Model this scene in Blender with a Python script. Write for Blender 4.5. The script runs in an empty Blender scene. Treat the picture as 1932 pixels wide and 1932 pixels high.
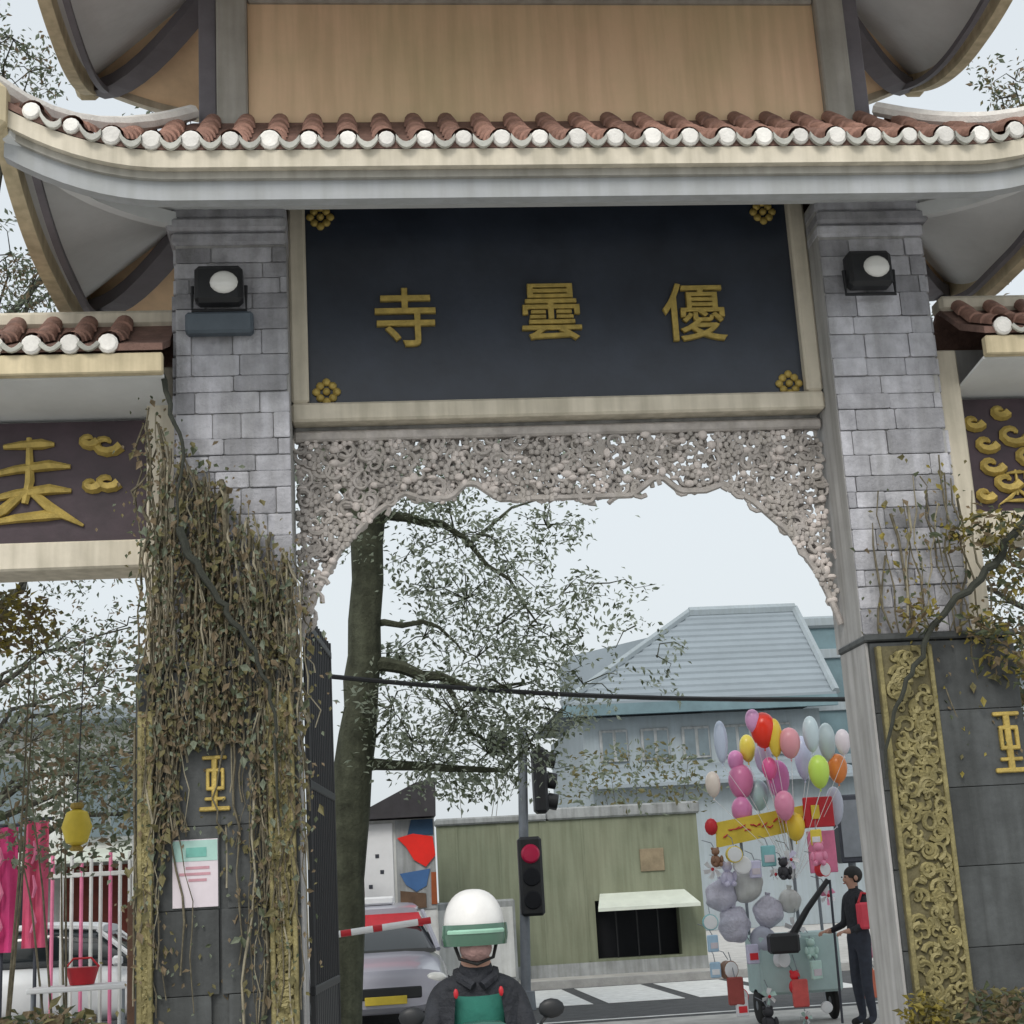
import bpy, math, random
from mathutils import Vector, Matrix
random.seed(7)
SC = bpy.context.scene
COL = SC.collection
R = math.radians
V = Vector

# ------------------------------------------------------------------ camera
F_PX, PITCH, YAW, ROLL = 2889.1, R(13.974), R(6.0085), R(3.2694)
CPOS = V((-1.5573, -10.5054, 1.6))
_F = V((math.sin(YAW) * math.cos(PITCH), math.cos(YAW) * math.cos(PITCH), math.sin(PITCH)))
_R = V((math.cos(YAW), -math.sin(YAW), 0)); _U = _R.cross(_F)
_CR = _R * math.cos(ROLL) - _U * math.sin(ROLL); _CU = _R * math.sin(ROLL) + _U * math.cos(ROLL)
cam = bpy.data.objects.new('camera', bpy.data.cameras.new('camera')); COL.objects.link(cam)
m3 = Matrix((_CR, _CU, -_F)).transposed()
cam.matrix_world = Matrix.Translation(CPOS) @ m3.to_4x4()
cam.data.sensor_width = 36; cam.data.lens = 36 * F_PX / 1932; cam.data.clip_end = 3000; cam.data.clip_start = .05
SC.camera = cam

def P(u, v, Y):
    """point on the plane y=Y seen at pixel (u,v) of a 1932 px wide picture"""
    r = _CR * ((u - 966) / F_PX) - _CU * ((v - 966) / F_PX) + _F
    return CPOS + r * ((Y - CPOS.y) / r.y)

# ------------------------------------------------------------------ world, sun, exposure
world = bpy.data.worlds.new('World'); SC.world = world; world.use_nodes = True
nt = world.node_tree; nt.nodes.clear()
sky = nt.nodes.new('ShaderNodeTexSky'); sky.sky_type = 'NISHITA'; sky.sun_disc = False
SUN_EL, SUN_AZ = R(44), R(200)          # azimuth clockwise from +Y: sun behind the camera, thin cloud
sky.sun_elevation = SUN_EL; sky.sun_rotation = SUN_AZ
sky.air_density = 1.3; sky.dust_density = 6.0; sky.ozone_density = 1.0
hsv = nt.nodes.new('ShaderNodeHueSaturation'); hsv.inputs['Saturation'].default_value = .42
mixw = nt.nodes.new('ShaderNodeMixRGB'); mixw.inputs[0].default_value = .62; mixw.inputs[2].default_value = (9.7, 10.45, 10.9, 1)
bg = nt.nodes.new('ShaderNodeBackground'); bg.inputs['Strength'].default_value = .108
wo = nt.nodes.new('ShaderNodeOutputWorld')
nt.links.new(sky.outputs[0], hsv.inputs['Color']); nt.links.new(hsv.outputs[0], mixw.inputs[1])
nt.links.new(mixw.outputs[0], bg.inputs['Color']); nt.links.new(bg.outputs[0], wo.inputs[0])
sl = bpy.data.lights.new('sun', 'SUN'); sl.energy = 1.5; sl.angle = R(20); sl.color = (1, .96, .9)
so = bpy.data.objects.new('sun', sl); COL.objects.link(so)
sdir = V((math.sin(SUN_AZ) * math.cos(SUN_EL), math.cos(SUN_AZ) * math.cos(SUN_EL), math.sin(SUN_EL)))
so.rotation_euler = (-sdir).to_track_quat('-Z', 'Y').to_euler(); so.location = (0, -20, 30)
SC.view_settings.view_transform = 'Standard'; SC.view_settings.look = 'None'
SC.view_settings.exposure = 0.0; SC.view_settings.gamma = 1

# ------------------------------------------------------------------ materials
MATS = {}
def mat(name, col, rough=.7, var=.18, scale=6.0, bump=0.0, bscale=None, metal=0.0, rnd=0.0, spec=.4, col2=None, trans=0.0,
        alpha=None, streak=0.0, coat=0.0, emit=0.0, leaf=0.0):
    if name in MATS: return MATS[name]
    m = bpy.data.materials.new(name); m.use_nodes = True; t = m.node_tree; n = t.nodes; b = n['Principled BSDF']
    b.inputs['Roughness'].default_value = rough; b.inputs['Metallic'].default_value = metal
    b.inputs['Specular IOR Level'].default_value = spec
    if trans: b.inputs['Transmission Weight'].default_value = trans
    if coat: b.inputs['Coat Weight'].default_value = coat
    if alpha is not None: b.inputs['Alpha'].default_value = alpha
    if emit:
        b.inputs['Emission Color'].default_value = (*col, 1); b.inputs['Emission Strength'].default_value = emit
    geo = n.new('ShaderNodeNewGeometry')
    nz = n.new('ShaderNodeTexNoise'); nz.inputs['Scale'].default_value = scale; nz.inputs['Detail'].default_value = 6; nz.inputs['Roughness'].default_value = .65
    t.links.new(geo.outputs['Position'], nz.inputs['Vector'])
    rp = n.new('ShaderNodeValToRGB'); rp.color_ramp.elements[0].position = .28; rp.color_ramp.elements[1].position = .72
    c2 = col2 if col2 else tuple(min(1, c * (1 + var)) for c in col)
    c1 = col if col2 else tuple(c * (1 - var) for c in col)
    rp.color_ramp.elements[0].color = (*c1, 1); rp.color_ramp.elements[1].color = (*c2, 1)
    t.links.new(nz.outputs['Fac'], rp.inputs[0])
    out = rp.outputs[0]
    if streak:                                   # rain streaks: noise stretched along z
        mp = n.new('ShaderNodeMapping'); mp.inputs['Scale'].default_value = (9, 9, .7); t.links.new(geo.outputs['Position'], mp.inputs[0])
        n2 = n.new('ShaderNodeTexNoise'); n2.inputs['Scale'].default_value = 1.2; n2.inputs['Detail'].default_value = 5; t.links.new(mp.outputs[0], n2.inputs['Vector'])
        r2 = n.new('ShaderNodeValToRGB'); r2.color_ramp.elements[0].position = .35; r2.color_ramp.elements[1].position = .62
        k = 1 - streak; r2.color_ramp.elements[0].color = (k, k, k * .97, 1); r2.color_ramp.elements[1].color = (1, 1, 1, 1)
        t.links.new(n2.outputs['Fac'], r2.inputs[0])
        mx = n.new('ShaderNodeMixRGB'); mx.blend_type = 'MULTIPLY'; mx.inputs[0].default_value = 1
        t.links.new(out, mx.inputs[1]); t.links.new(r2.outputs[0], mx.inputs[2]); out = mx.outputs[0]
    if rnd:
        oi = n.new('ShaderNodeObjectInfo'); mr = n.new('ShaderNodeMapRange')
        mr.inputs['To Min'].default_value = 1 - rnd; mr.inputs['To Max'].default_value = 1 + rnd
        t.links.new(oi.outputs['Random'], mr.inputs['Value'])
        hs = n.new('ShaderNodeHueSaturation'); t.links.new(mr.outputs[0], hs.inputs['Value']); t.links.new(out, hs.inputs['Color']); out = hs.outputs[0]
    t.links.new(out, b.inputs['Base Color'])
    if bump:
        n3 = n.new('ShaderNodeTexNoise'); n3.inputs['Scale'].default_value = bscale or scale * 6; n3.inputs['Detail'].default_value = 8
        t.links.new(geo.outputs['Position'], n3.inputs['Vector'])
        bp = n.new('ShaderNodeBump'); bp.inputs['Strength'].default_value = bump; bp.inputs['Distance'].default_value = .02
        t.links.new(n3.outputs['Fac'], bp.inputs['Height']); t.links.new(bp.outputs[0], b.inputs['Normal'])
    if leaf:
        tl_ = n.new('ShaderNodeBsdfTranslucent'); t.links.new(out, tl_.inputs['Color']); ms = n.new('ShaderNodeMixShader'); ms.inputs[0].default_value = leaf
        t.links.new(b.outputs[0], ms.inputs[1]); t.links.new(tl_.outputs[0], ms.inputs[2]); t.links.new(ms.outputs[0], n['Material Output'].inputs['Surface'])
    MATS[name] = m
    return m

STONE = mat('stone', (.375, .375, .405), .8, .3, 5, .5, 40, rnd=.30, streak=.25)
MORTAR = mat('mortar', (.27, .265, .27), .9, .2, 8, .3)
REVEAL = mat('reveal_render', (.42, .415, .41), .85, .14, 2.5, .15, streak=.3)
SLAB = mat('dark_slab', (.062, .067, .068), .45, .35, 3.5, .15, 30, rnd=.15, streak=.35)
CREAM = mat('cream_paint', (.62, .565, .46), .7, .12, 3, .12, streak=.24)
CREAMY = mat('yellow_cream_paint', (.60, .51, .34), .7, .14, 3, .12, streak=.25)
SOFFIT = mat('soffit_paint', (.62, .635, .635), .8, .1, 2.0, .1)
BANDP = mat('cornice_paint', (.37, .385, .40), .8, .10, 2.0, .1, streak=.12)
SOFFTAN = mat('soffit_tan', (.72, .52, .33), .8, .16, 2.5, .1)
HIPBEAM = mat('hip_beam_paint', (.15, .14, .155), .6, .2, 3, .15)
OCHRE = mat('ochre_wall', (.66, .51, .31), .85, .2, 1.1, .2, 12, col2=(.80, .56, .37), streak=.14)
PILAST = mat('grey_pilaster', (.36, .345, .31), .8, .14, 3, .15, streak=.2)
TILE = mat('roof_tile', (.26, .145, .11), .75, .4, 9, .5, 50, rnd=.3)
TILEPAN = mat('roof_pan', (.17, .1, .08), .85, .35, 9, .5, 40)
PLUG = mat('lime_plug', (.74, .72, .68), .85, .14, 9, .3, rnd=.14)
DRIP = mat('drip_tile', (.42, .42, .38), .8, .2, 8, .3, rnd=.2)
NAVY = mat('navy_lacquer', (.026, .033, .048), .38, .3, 2.0, .06, 20, spec=.5)
PURPLE = mat('purple_lacquer', (.045, .028, .036), .45, .35, 4.0, .1, 20)
GOLD = mat('gilt', (.42, .31, .085), .5, .3, 14, .3, 60, metal=.25)
GILTD = mat('aged_gilt', (.22, .19, .085), .55, .4, 12, .4, 50, metal=.2)
GILTB = mat('gilt_backing', (.115, .10, .05), .7, .4, 9, .3)
BLACK = mat('black_metal', (.015, .016, .018), .45, .2, 8)
BLACKR = mat('black_rubber', (.018, .018, .018), .85, .2, 10)
BOXBLUE = mat('blue_grey_box', (.075, .095, .115), .6, .15, 6)
LENS = mat('lamp_lens', (.75, .75, .72), .15, .06, 4, spec=.6)
CARVEA = mat('carved_grey', (.40, .37, .35), .85, .3, 7, .3, streak=.1)
CARVEB = mat('carved_pale', (.55, .50, .47), .85, .2, 9, .3)
BARK = mat('bark', (.06, .058, .045), .95, .45, 7, .9, 30, streak=.4)
BARKM = mat('mossy_bark', (.062, .068, .045), .95, .5, 5, .9, 25, streak=.3)
STEM = mat('vine_stem', (.105, .092, .062), .9, .5, 16, .4, rnd=.3)
STEMD = mat('dark_stem', (.035, .038, .03), .9, .3, 16, .3)
ROOT = mat('pale_aerial_root', (.26, .235, .17), .9, .3, 12, .3)
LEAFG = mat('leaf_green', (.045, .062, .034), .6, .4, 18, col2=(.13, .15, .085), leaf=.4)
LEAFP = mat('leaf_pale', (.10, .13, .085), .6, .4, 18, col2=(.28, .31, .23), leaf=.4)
LEAFBL = mat('leaf_backlit', (.20, .235, .17), .6, .4, 14, col2=(.50, .55, .44), leaf=.62)  # overexposed backlight painted in as a paler leaf colour
LEAFO = mat('leaf_olive', (.085, .08, .035), .6, .4, 18, col2=(.25, .22, .10), leaf=.4)
LEAFB = mat('leaf_brown', (.10, .08, .045), .6, .4, 18, col2=(.28, .21, .13), leaf=.4)
LEAFY = mat('leaf_yellow', (.16, .13, .02), .6, .4, 18, col2=(.40, .33, .08), leaf=.4)
PAVE = mat('pavement', (.44, .43, .41), .9, .25, 3, .3)
ASPH = mat('asphalt', (.075, .077, .08), .9, .3, 4, .4, 60)
KERB = mat('kerb_stone', (.33, .33, .32), .9, .2, 5, .3, rnd=.12)
ROADW = mat('road_paint', (.62, .63, .62), .8, .2, 6, .2)
SOILG = mat('planter_soil', (.06, .05, .03), .95, .3, 5, .4)
OLIVEW = mat('olive_wall', (.185, .21, .145), .9, .12, .6, .2, 15, col2=(.245, .26, .185), streak=.2)
CAPGREY = mat('cap_concrete', (.33, .345, .35), .9, .2, 3, .3, streak=.3)
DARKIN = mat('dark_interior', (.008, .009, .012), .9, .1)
AWN = mat('awning_sheet', (.62, .66, .58), .6, .1, 3)
BROOF = mat('blue_grey_roof', (.245, .285, .315), .8, .10, .5, .1, 4, rnd=.05)
BWALL = mat('blue_grey_wall', (.30, .345, .375), .8, .10, .6, .1, streak=.08)
BTEAL = mat('teal_wall', (.13, .20, .225), .6, .25, .8)
BWIN = mat('window_glass_far', (.12, .16, .18), .15, .2, 2, spec=.7)
WHITE = mat('white_paint', (.72, .73, .74), .5, .06, 3)
WHITED = mat('weathered_white', (.6, .61, .6), .7, .15, 4, .1, streak=.2)
REDP = mat('red_paint', (.48, .02, .03), .45, .15, 5)
REDB = mat('bright_red', (.75, .02, .012), .45, .1, 5)
CRIM = mat('crimson_lens', (.35, .008, .03), .3, .1, 5)
MAGENTA = mat('magenta_cloth', (.50, .045, .17), .75, .3, 3, .15, 9)
PINK = mat('pink_cloth', (.62, .18, .30), .75, .2, 4)
YEL = mat('yellow_paint', (.62, .47, .05), .55, .15, 4)
YOLIVE = mat('olive_yellow_cloth', (.34, .24, .06), .8, .25, 6)
LIME = mat('lime_paint', (.45, .62, .09), .5, .1, 4)
BLUEP = mat('blue_paint', (.05, .13, .30), .5, .15, 5)
NAVYP = mat('navy_paint', (.02, .06, .12), .5, .15, 5)
MINT = mat('mint_paper', (.36, .55, .50), .7, .1, 9)
PAPER = mat('paper', (.62, .56, .60), .8, .07, 9)
PINKINK = mat('pink_ink', (.48, .26, .30), .8, .15, 20)
BROWNR = mat('brown_red', (.16, .035, .022), .7, .3, 5)
RUST = mat('brown_post', (.075, .04, .025), .8, .35, 8, .2)
STEEL = mat('grey_steel', (.20, .22, .245), .5, .18, 5, metal=.3)
DSTEEL = mat('dark_steel', (.05, .055, .07), .5, .2, 5, metal=.2)
CARSIL = mat('silver_paint', (.50, .51, .52), .3, .05, 2, coat=.6)
CARGLASS = mat('car_glass', (.02, .025, .028), .08, .1, 2, spec=.8)
HELM = mat('white_helmet', (.74, .73, .71), .4, .10, 6, .05, 60, coat=.15)
VISOR = mat('green_visor', (.05, .13, .085), .12, .15, 8, spec=.8, coat=.4)
SKIN = mat('skin', (.42, .24, .175), .55, .08, 12)
TEAL = mat('teal_shirt', (.028, .17, .13), .75, .2, 7, .15)
JACKET = mat('black_jacket', (.020, .022, .028), .75, .35, 8, 1.0, 22)
HAIR = mat('hair', (.012, .011, .01), .6, .3, 30)
DENIM = mat('dark_trousers', (.03, .035, .05), .8, .3, 12)
LAVEN = mat('lavender_plastic', (.52, .51, .60), .35, .2, 9, 1.0, 26)
MINTBOX = mat('pale_teal_box', (.42, .55, .54), .6, .08, 5)
BROOFD = mat('dark_roof_sheet', (.04, .037, .042), .6, .3, 4, streak=.2)
WOOD = mat('brown_wood', (.13, .08, .05), .8, .3, 5, .2)
GLASSG = mat('green_body_paint', (.03, .10, .08), .3, .1, 3, coat=.4)

# ------------------------------------------------------------------ mesh builder
class MB:
    def __init__(s): s.v = []; s.f = []; s.m = []; s.cur = 0
    def add(s, vs, fs):
        o = len(s.v); s.v += [tuple(v) for v in vs]; s.f += [tuple(i + o for i in f) for f in fs]; s.m += [s.cur] * len(fs); return s
    def box(s, x0, x1, y0, y1, z0, z1):
        return s.add([(x, y, z) for z in (z0, z1) for y in (y0, y1) for x in (x0, x1)],
                     [(0, 2, 3, 1), (4, 5, 7, 6), (0, 1, 5, 4), (2, 6, 7, 3), (0, 4, 6, 2), (1, 3, 7, 5)])
    def bbox(s, x0, x1, y0, y1, z0, z1, b=.01):       # box with chamfered edges
        cx, cy, cz = (x0 + x1) / 2, (y0 + y1) / 2, (z0 + z1) / 2
        hx, hy, hz = (x1 - x0) / 2, (y1 - y0) / 2, (z1 - z0) / 2
        b = min(b, hx * .45, hy * .45, hz * .45)
        vs = []; idx = {}
        for sx in (-1, 1):
            for sy in (-1, 1):
                for sz in (-1, 1):
                    for a in range(3):
                        d = [hx - b, hy - b, hz - b]; d[a] += b
                        idx[(sx, sy, sz, a)] = len(vs); vs.append((cx + sx * d[0], cy + sy * d[1], cz + sz * d[2]))
        fs = []
        for a in range(3):
            o = [i for i in range(3) if i != a]
            for sg in (-1, 1):
                q = []
                for p, r in ((-1, -1), (1, -1), (1, 1), (-1, 1)):
                    k = [0, 0, 0]; k[a] = sg; k[o[0]] = p; k[o[1]] = r; q.append(idx[(*k, a)])
                fs.append(q)
        for a in range(3):
            o = [i for i in range(3) if i != a]
            for p in (-1, 1):
                for r in (-1, 1):
                    k1 = [0, 0, 0]; k1[o[0]] = p; k1[o[1]] = r; k2 = k1[:]; k1[a] = -1; k2[a] = 1
                    fs.append([idx[(*k1, o[0])], idx[(*k2, o[0])], idx[(*k2, o[1])], idx[(*k1, o[1])]])
        for sx in (-1, 1):
            for sy in (-1, 1):
                for sz in (-1, 1): fs.append([idx[(sx, sy, sz, a)] for a in range(3)])
        return s.add(vs, fs)
    def tube(s, pts, r, n=6, cap=True):
        pts = [V(p) for p in pts]; rs = r if isinstance(r, (list, tuple)) else [r] * len(pts)
        vs = []; fs = []; up = None
        for i, p in enumerate(pts):
            t = (pts[min(i + 1, len(pts) - 1)] - pts[max(i - 1, 0)])
            if t.length < 1e-9: t = V((0, 0, 1))
            t.normalize()
            if up is None: up = t.orthogonal().normalized()
            else:
                up = up - t * up.dot(t)
                up = up.normalized() if up.length > 1e-6 else t.orthogonal().normalized()
            w = t.cross(up)
            for k in range(n):
                a = 2 * math.pi * k / n; vs.append(p + (up * math.cos(a) + w * math.sin(a)) * rs[i])
        for i in range(len(pts) - 1):
            for k in range(n):
                a, b = i * n + k, i * n + (k + 1) % n; fs.append((a, b, b + n, a + n))
        if cap: fs.append(tuple(reversed(range(n)))); fs.append(tuple((len(pts) - 1) * n + k for k in range(n)))
        return s.add(vs, fs)
    def lathe(s, prof, c=(0, 0, 0), n=16, axis='z', sx=1, sy=1):
        vs = []; fs = []
        for (r, h) in prof:
            for k in range(n):
                a = 2 * math.pi * k / n; x, y = r * math.cos(a) * sx, r * math.sin(a) * sy
                q = (x, y, h) if axis == 'z' else ((x, h, y) if axis == 'y' else (h, x, y))
                vs.append((c[0] + q[0], c[1] + q[1], c[2] + q[2]))
        for i in range(len(prof) - 1):
            for k in range(n):
                a, b = i * n + k, i * n + (k + 1) % n; fs.append((a, b, b + n, a + n))
        fs.append(tuple(reversed(range(n)))); fs.append(tuple((len(prof) - 1) * n + k for k in range(n)))
        return s.add(vs, fs)
    def ball(s, c, rx, ry, rz, n=12, m=8):
        prof = [(max(.02, math.sin(math.pi * i / m)), -math.cos(math.pi * i / m)) for i in range(m + 1)]
        vs = []; fs = []
        for r, h in prof:
            for k in range(n):
                a = 2 * math.pi * k / n; vs.append((c[0] + rx * r * math.cos(a), c[1] + ry * r * math.sin(a), c[2] + rz * h))
        for i in range(m):
            for k in range(n):
                a, b = i * n + k, i * n + (k + 1) % n; fs.append((a, b, b + n, a + n))
        fs.append(tuple(reversed(range(n)))); fs.append(tuple(m * n + k for k in range(n)))
        return s.add(vs, fs)
    def prism(s, poly, y0, y1):                       # polygon in xz, extruded along y
        n = len(poly); vs = [(x, y0, z) for x, z in poly] + [(x, y1, z) for x, z in poly]
        fs = [tuple(range(n)), tuple(reversed(range(n, 2 * n)))] + [(i, i + n, (i + 1) % n + n, (i + 1) % n) for i in range(n)]
        return s.add(vs, fs)
    def slab(s, grid, th):                            # grid[i][j] of points, given thickness downwards
        n, m = len(grid), len(grid[0]); top = [V(p) for r in grid for p in r]; vs = top + [p - V((0, 0, th)) for p in top]; N = n * m; fs = []
        for i in range(n - 1):
            for j in range(m - 1):
                a = i * m + j; q = (a, a + m, a + m + 1, a + 1); fs.append(q); fs.append(tuple(N + k for k in reversed(q)))
        ring = [j for j in range(m)] + [i * m + m - 1 for i in range(1, n)] + [(n - 1) * m + j for j in range(m - 2, -1, -1)] + [i * m for i in range(n - 2, 0, -1)]
        for i in range(len(ring)):
            a, b = ring[i], ring[(i + 1) % len(ring)]; fs.append((a, b, b + N, a + N))
        return s.add(vs, fs)
    def leaf(s, p, d, nrm, L, W):
        d = d.normalized(); w = d.cross(nrm)
        w = w.normalized() if w.length > 1e-5 else d.orthogonal().normalized()
        k = w.cross(d) * (L * .12)
        return s.add([p, p + d * L * .45 + w * W * .5 + k, p + d * L, p + d * L * .45 - w * W * .5 + k], [(0, 1, 2, 3)])
    def build(s, name, m, parent=None, smooth=False, kind=None, fix=True):
        me = bpy.data.meshes.new(name); me.from_pydata(s.v, [], s.f)
        for q in (m if isinstance(m, (list, tuple)) else [m]): me.materials.append(q)
        if isinstance(m, (list, tuple)): me.polygons.foreach_set('material_index', s.m)
        if fix and len(s.f) < 60000:
            import bmesh
            bm = bmesh.new(); bm.from_mesh(me); bmesh.ops.recalc_face_normals(bm, faces=bm.faces); bm.to_mesh(me); bm.free()
        if smooth:
            me.polygons.foreach_set('use_smooth', [True] * len(me.polygons))
            try: me.set_sharp_from_angle(angle=R(40))
            except Exception: pass
        me.update()
        o = bpy.data.objects.new(name, me); COL.objects.link(o)
        if parent: o.parent = parent; o.matrix_parent_inverse = parent.matrix_world.inverted() if False else Matrix()
        if kind: o['kind'] = kind
        return o

def tag(o, label, cat, group=None):
    o['label'] = label; o['category'] = cat
    if group: o['group'] = group
    return o
def thing(name, label, cat, loc=(0, 0, 0), rz=0, group=None):
    o = bpy.data.objects.new(name, None); COL.objects.link(o); o.location = loc; o.rotation_euler = (0, 0, rz); o.empty_display_size = .2
    return tag(o, label, cat, group)
def struct(o): o['kind'] = 'structure'; return o
def cp(o, parent, loc=None, scale=None, rot=None):
    c = o.copy(); COL.objects.link(c); c.parent = parent
    if loc is not None: c.location = loc
    if scale is not None: c.scale = scale
    if rot is not None: c.rotation_euler = rot
    return c
def copy_tree(o, parent=None):
    c = o.copy(); COL.objects.link(c); c.parent = parent
    for ch in list(o.children): copy_tree(ch, c)
    return c
def text_mesh(ch, size, ext):
    cu = bpy.data.curves.new('glyph', 'FONT'); cu.body = ch; cu.size = size; cu.extrude = ext; cu.align_x = 'CENTER'; cu.align_y = 'CENTER'; cu.offset = 0; cu.bevel_depth = size * .008; cu.bevel_resolution = 0
    cu.resolution_u = 3
    o = bpy.data.objects.new('glyph', cu); COL.objects.link(o)
    dg = bpy.context.evaluated_depsgraph_get(); me = bpy.data.meshes.new_from_object(o.evaluated_get(dg))
    bpy.data.objects.remove(o); bpy.data.curves.remove(cu); return me

# ------------------------------------------------------------------ ground and street
def sheet(name, x0, x1, y0, y1, z, m):
    b = MB(); b.add([(x0, y0, z), (x1, y0, z), (x1, y1, z), (x0, y1, z)], [(0, 1, 2, 3)]); return struct(b.build(name, m))
sheet('ground', -400, 400, -200, 900, -.01, PAVE)
b = MB(); b.box(-60, 60, -12, 9.2, -.005, .0); struct(b.build('forecourt_pavement', PAVE))
sheet('road', -200, 200, 9.2, 16.4, -.006, ASPH).location.z = .002
pavf = MB().box(-60, 60, 16.6, 19, -.1, .12).build('pavement', PAVE); struct(pavf)
kerb = MB().box(-60, 60, 16.42, 16.596, -.1, .125).build('kerb', KERB); struct(kerb)
zc = [P(1000, 1870, 14), P(1280, 1862, 14)]
zm = struct(MB().box(-30, 30, 9.5, 9.62, 0, .0045).build('road_marking', ROADW))
stripe = MB().box(-.56, .56, -1.9, 1.9, 0, .0045)
for i in range(4):
    o = stripe.build('crossing_stripe', ROADW); o.location = (1.05 + i * 1.34, 14.2, 0.0); struct(o)

# ------------------------------------------------------------------ the gate
gate = thing('temple_gate', 'three-bay temple gate with grey stone pillars and tiered tiled roofs', 'gate')
unit = MB().bbox(-.5, .5, -.5, .5, -.5, .5, .05)
unit_s = MB().bbox(-.5, .5, -.5, .5, -.5, .5, .008)
stone0 = None
def clad(parent, x0, x1, y0, y1, z0, z1, face):
    """stone blocks, one object each, on the front (-y) and outer side of a pillar"""
    global stone0
    z = z0; row = 0
    while z < z1 - .03:
        h = min(random.choice((.12, .14, .16, .19)), z1 - z)
        x = x0 - (random.uniform(0, .2))
        while x < x1 - .01:
            w = random.uniform(.2, .46); a, bb = max(x, x0), min(x + w, x1); x += w
            if bb - a < .05: continue
            pr = random.uniform(.012, .034)
            sc = (bb - a - .006, .05, h - .006); loc = ((a + bb) / 2, y0 - pr + .025, z + h / 2)
            if stone0 is None:
                stone0 = unit.build('stone', STONE, parent); stone0.location = loc; stone0.scale = sc
            else: cp(stone0, parent, loc, sc)
        yy = y0
        while yy < y1 - .01:
            w = random.uniform(.3, .5); a, bb = yy, min(yy + w, y1); yy += w
            if bb - a < .05: continue
            xs = x1 if face > 0 else x0
            cp(stone0, parent, (xs + face * (random.uniform(.012, .03) - .025), (a + bb) / 2, z + h / 2), (.05, bb - a - .006, h - .006))
        z += h; row += 1
slab0 = None
for sgn in (-1, 1):
    xa, xb = (2.0, 2.80)
    x0, x1 = (xa, xb) if sgn > 0 else (-xb, -xa)
    core = MB().box(x0, x1, 0, .62, 3.2, 6.62).build('pillar', REVEAL, gate)
    clad(core, x0, x1, 0, .60, 3.24, 6.28, sgn)
    # moulded capital courses
    for z0, z1, e in ((6.30, 6.40, .03), (6.40, 6.50, .065), (6.50, 6.60, .03)):
        MB().bbox(x0 - (e if sgn < 0 else .004), x1 + (e if sgn > 0 else .004), -e, .64, z0 + .002, z1, .02).build('capital', STONE, core)
    # wider lower block in dark slabs
    bx0, bx1 = (1.97, 3.05) if sgn > 0 else (-3.05, -1.97)
    base = MB().box(bx0 + .02, bx1 - .02, -.12, .46, 0, 3.17).build('pillar_base', SLAB, gate)
    xi_ = bx0 + .02 if sgn > 0 else bx1 - .02
    MB().box(*sorted((xi_, xi_ - sgn * .018)), -.118, .458, .001, 3.168).build('reveal_panel', REVEAL, base)
    z = .02
    while z < 3.15:
        h = min(.53, 3.16 - z)
        for k in range(2):
            xm = bx0 + (bx1 - bx0) * (.5 + random.uniform(-.08, .08))
            a, bb = (bx0 + .02, xm) if k == 0 else (xm, bx1 - .02)
            sc = (bb - a - .006, .05, h - .006); loc = ((a + bb) / 2, -.13 + random.uniform(-.003, .003), z + h / 2)
            if slab0 is None:
                slab0 = unit_s.build('stone_slab', SLAB, base); slab0.location = loc; slab0.scale = sc
            else: cp(slab0, base, loc, sc)
        xo = bx1 - .02 if sgn > 0 else bx0 + .02
        cp(slab0, base, (xo, .17, z + h / 2), (.05, .57, h - .006))
        z += h
    MB().bbox(bx0 - .008, bx1 + .008, -.165, .475, 3.172, 3.225, .015).build('base_cap', SLAB, base)
# lintel behind the name board
MB().bbox(-1.998, 1.998, .425, .60, 4.985, 6.90, .02).build('lintel', REVEAL, gate)

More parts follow.
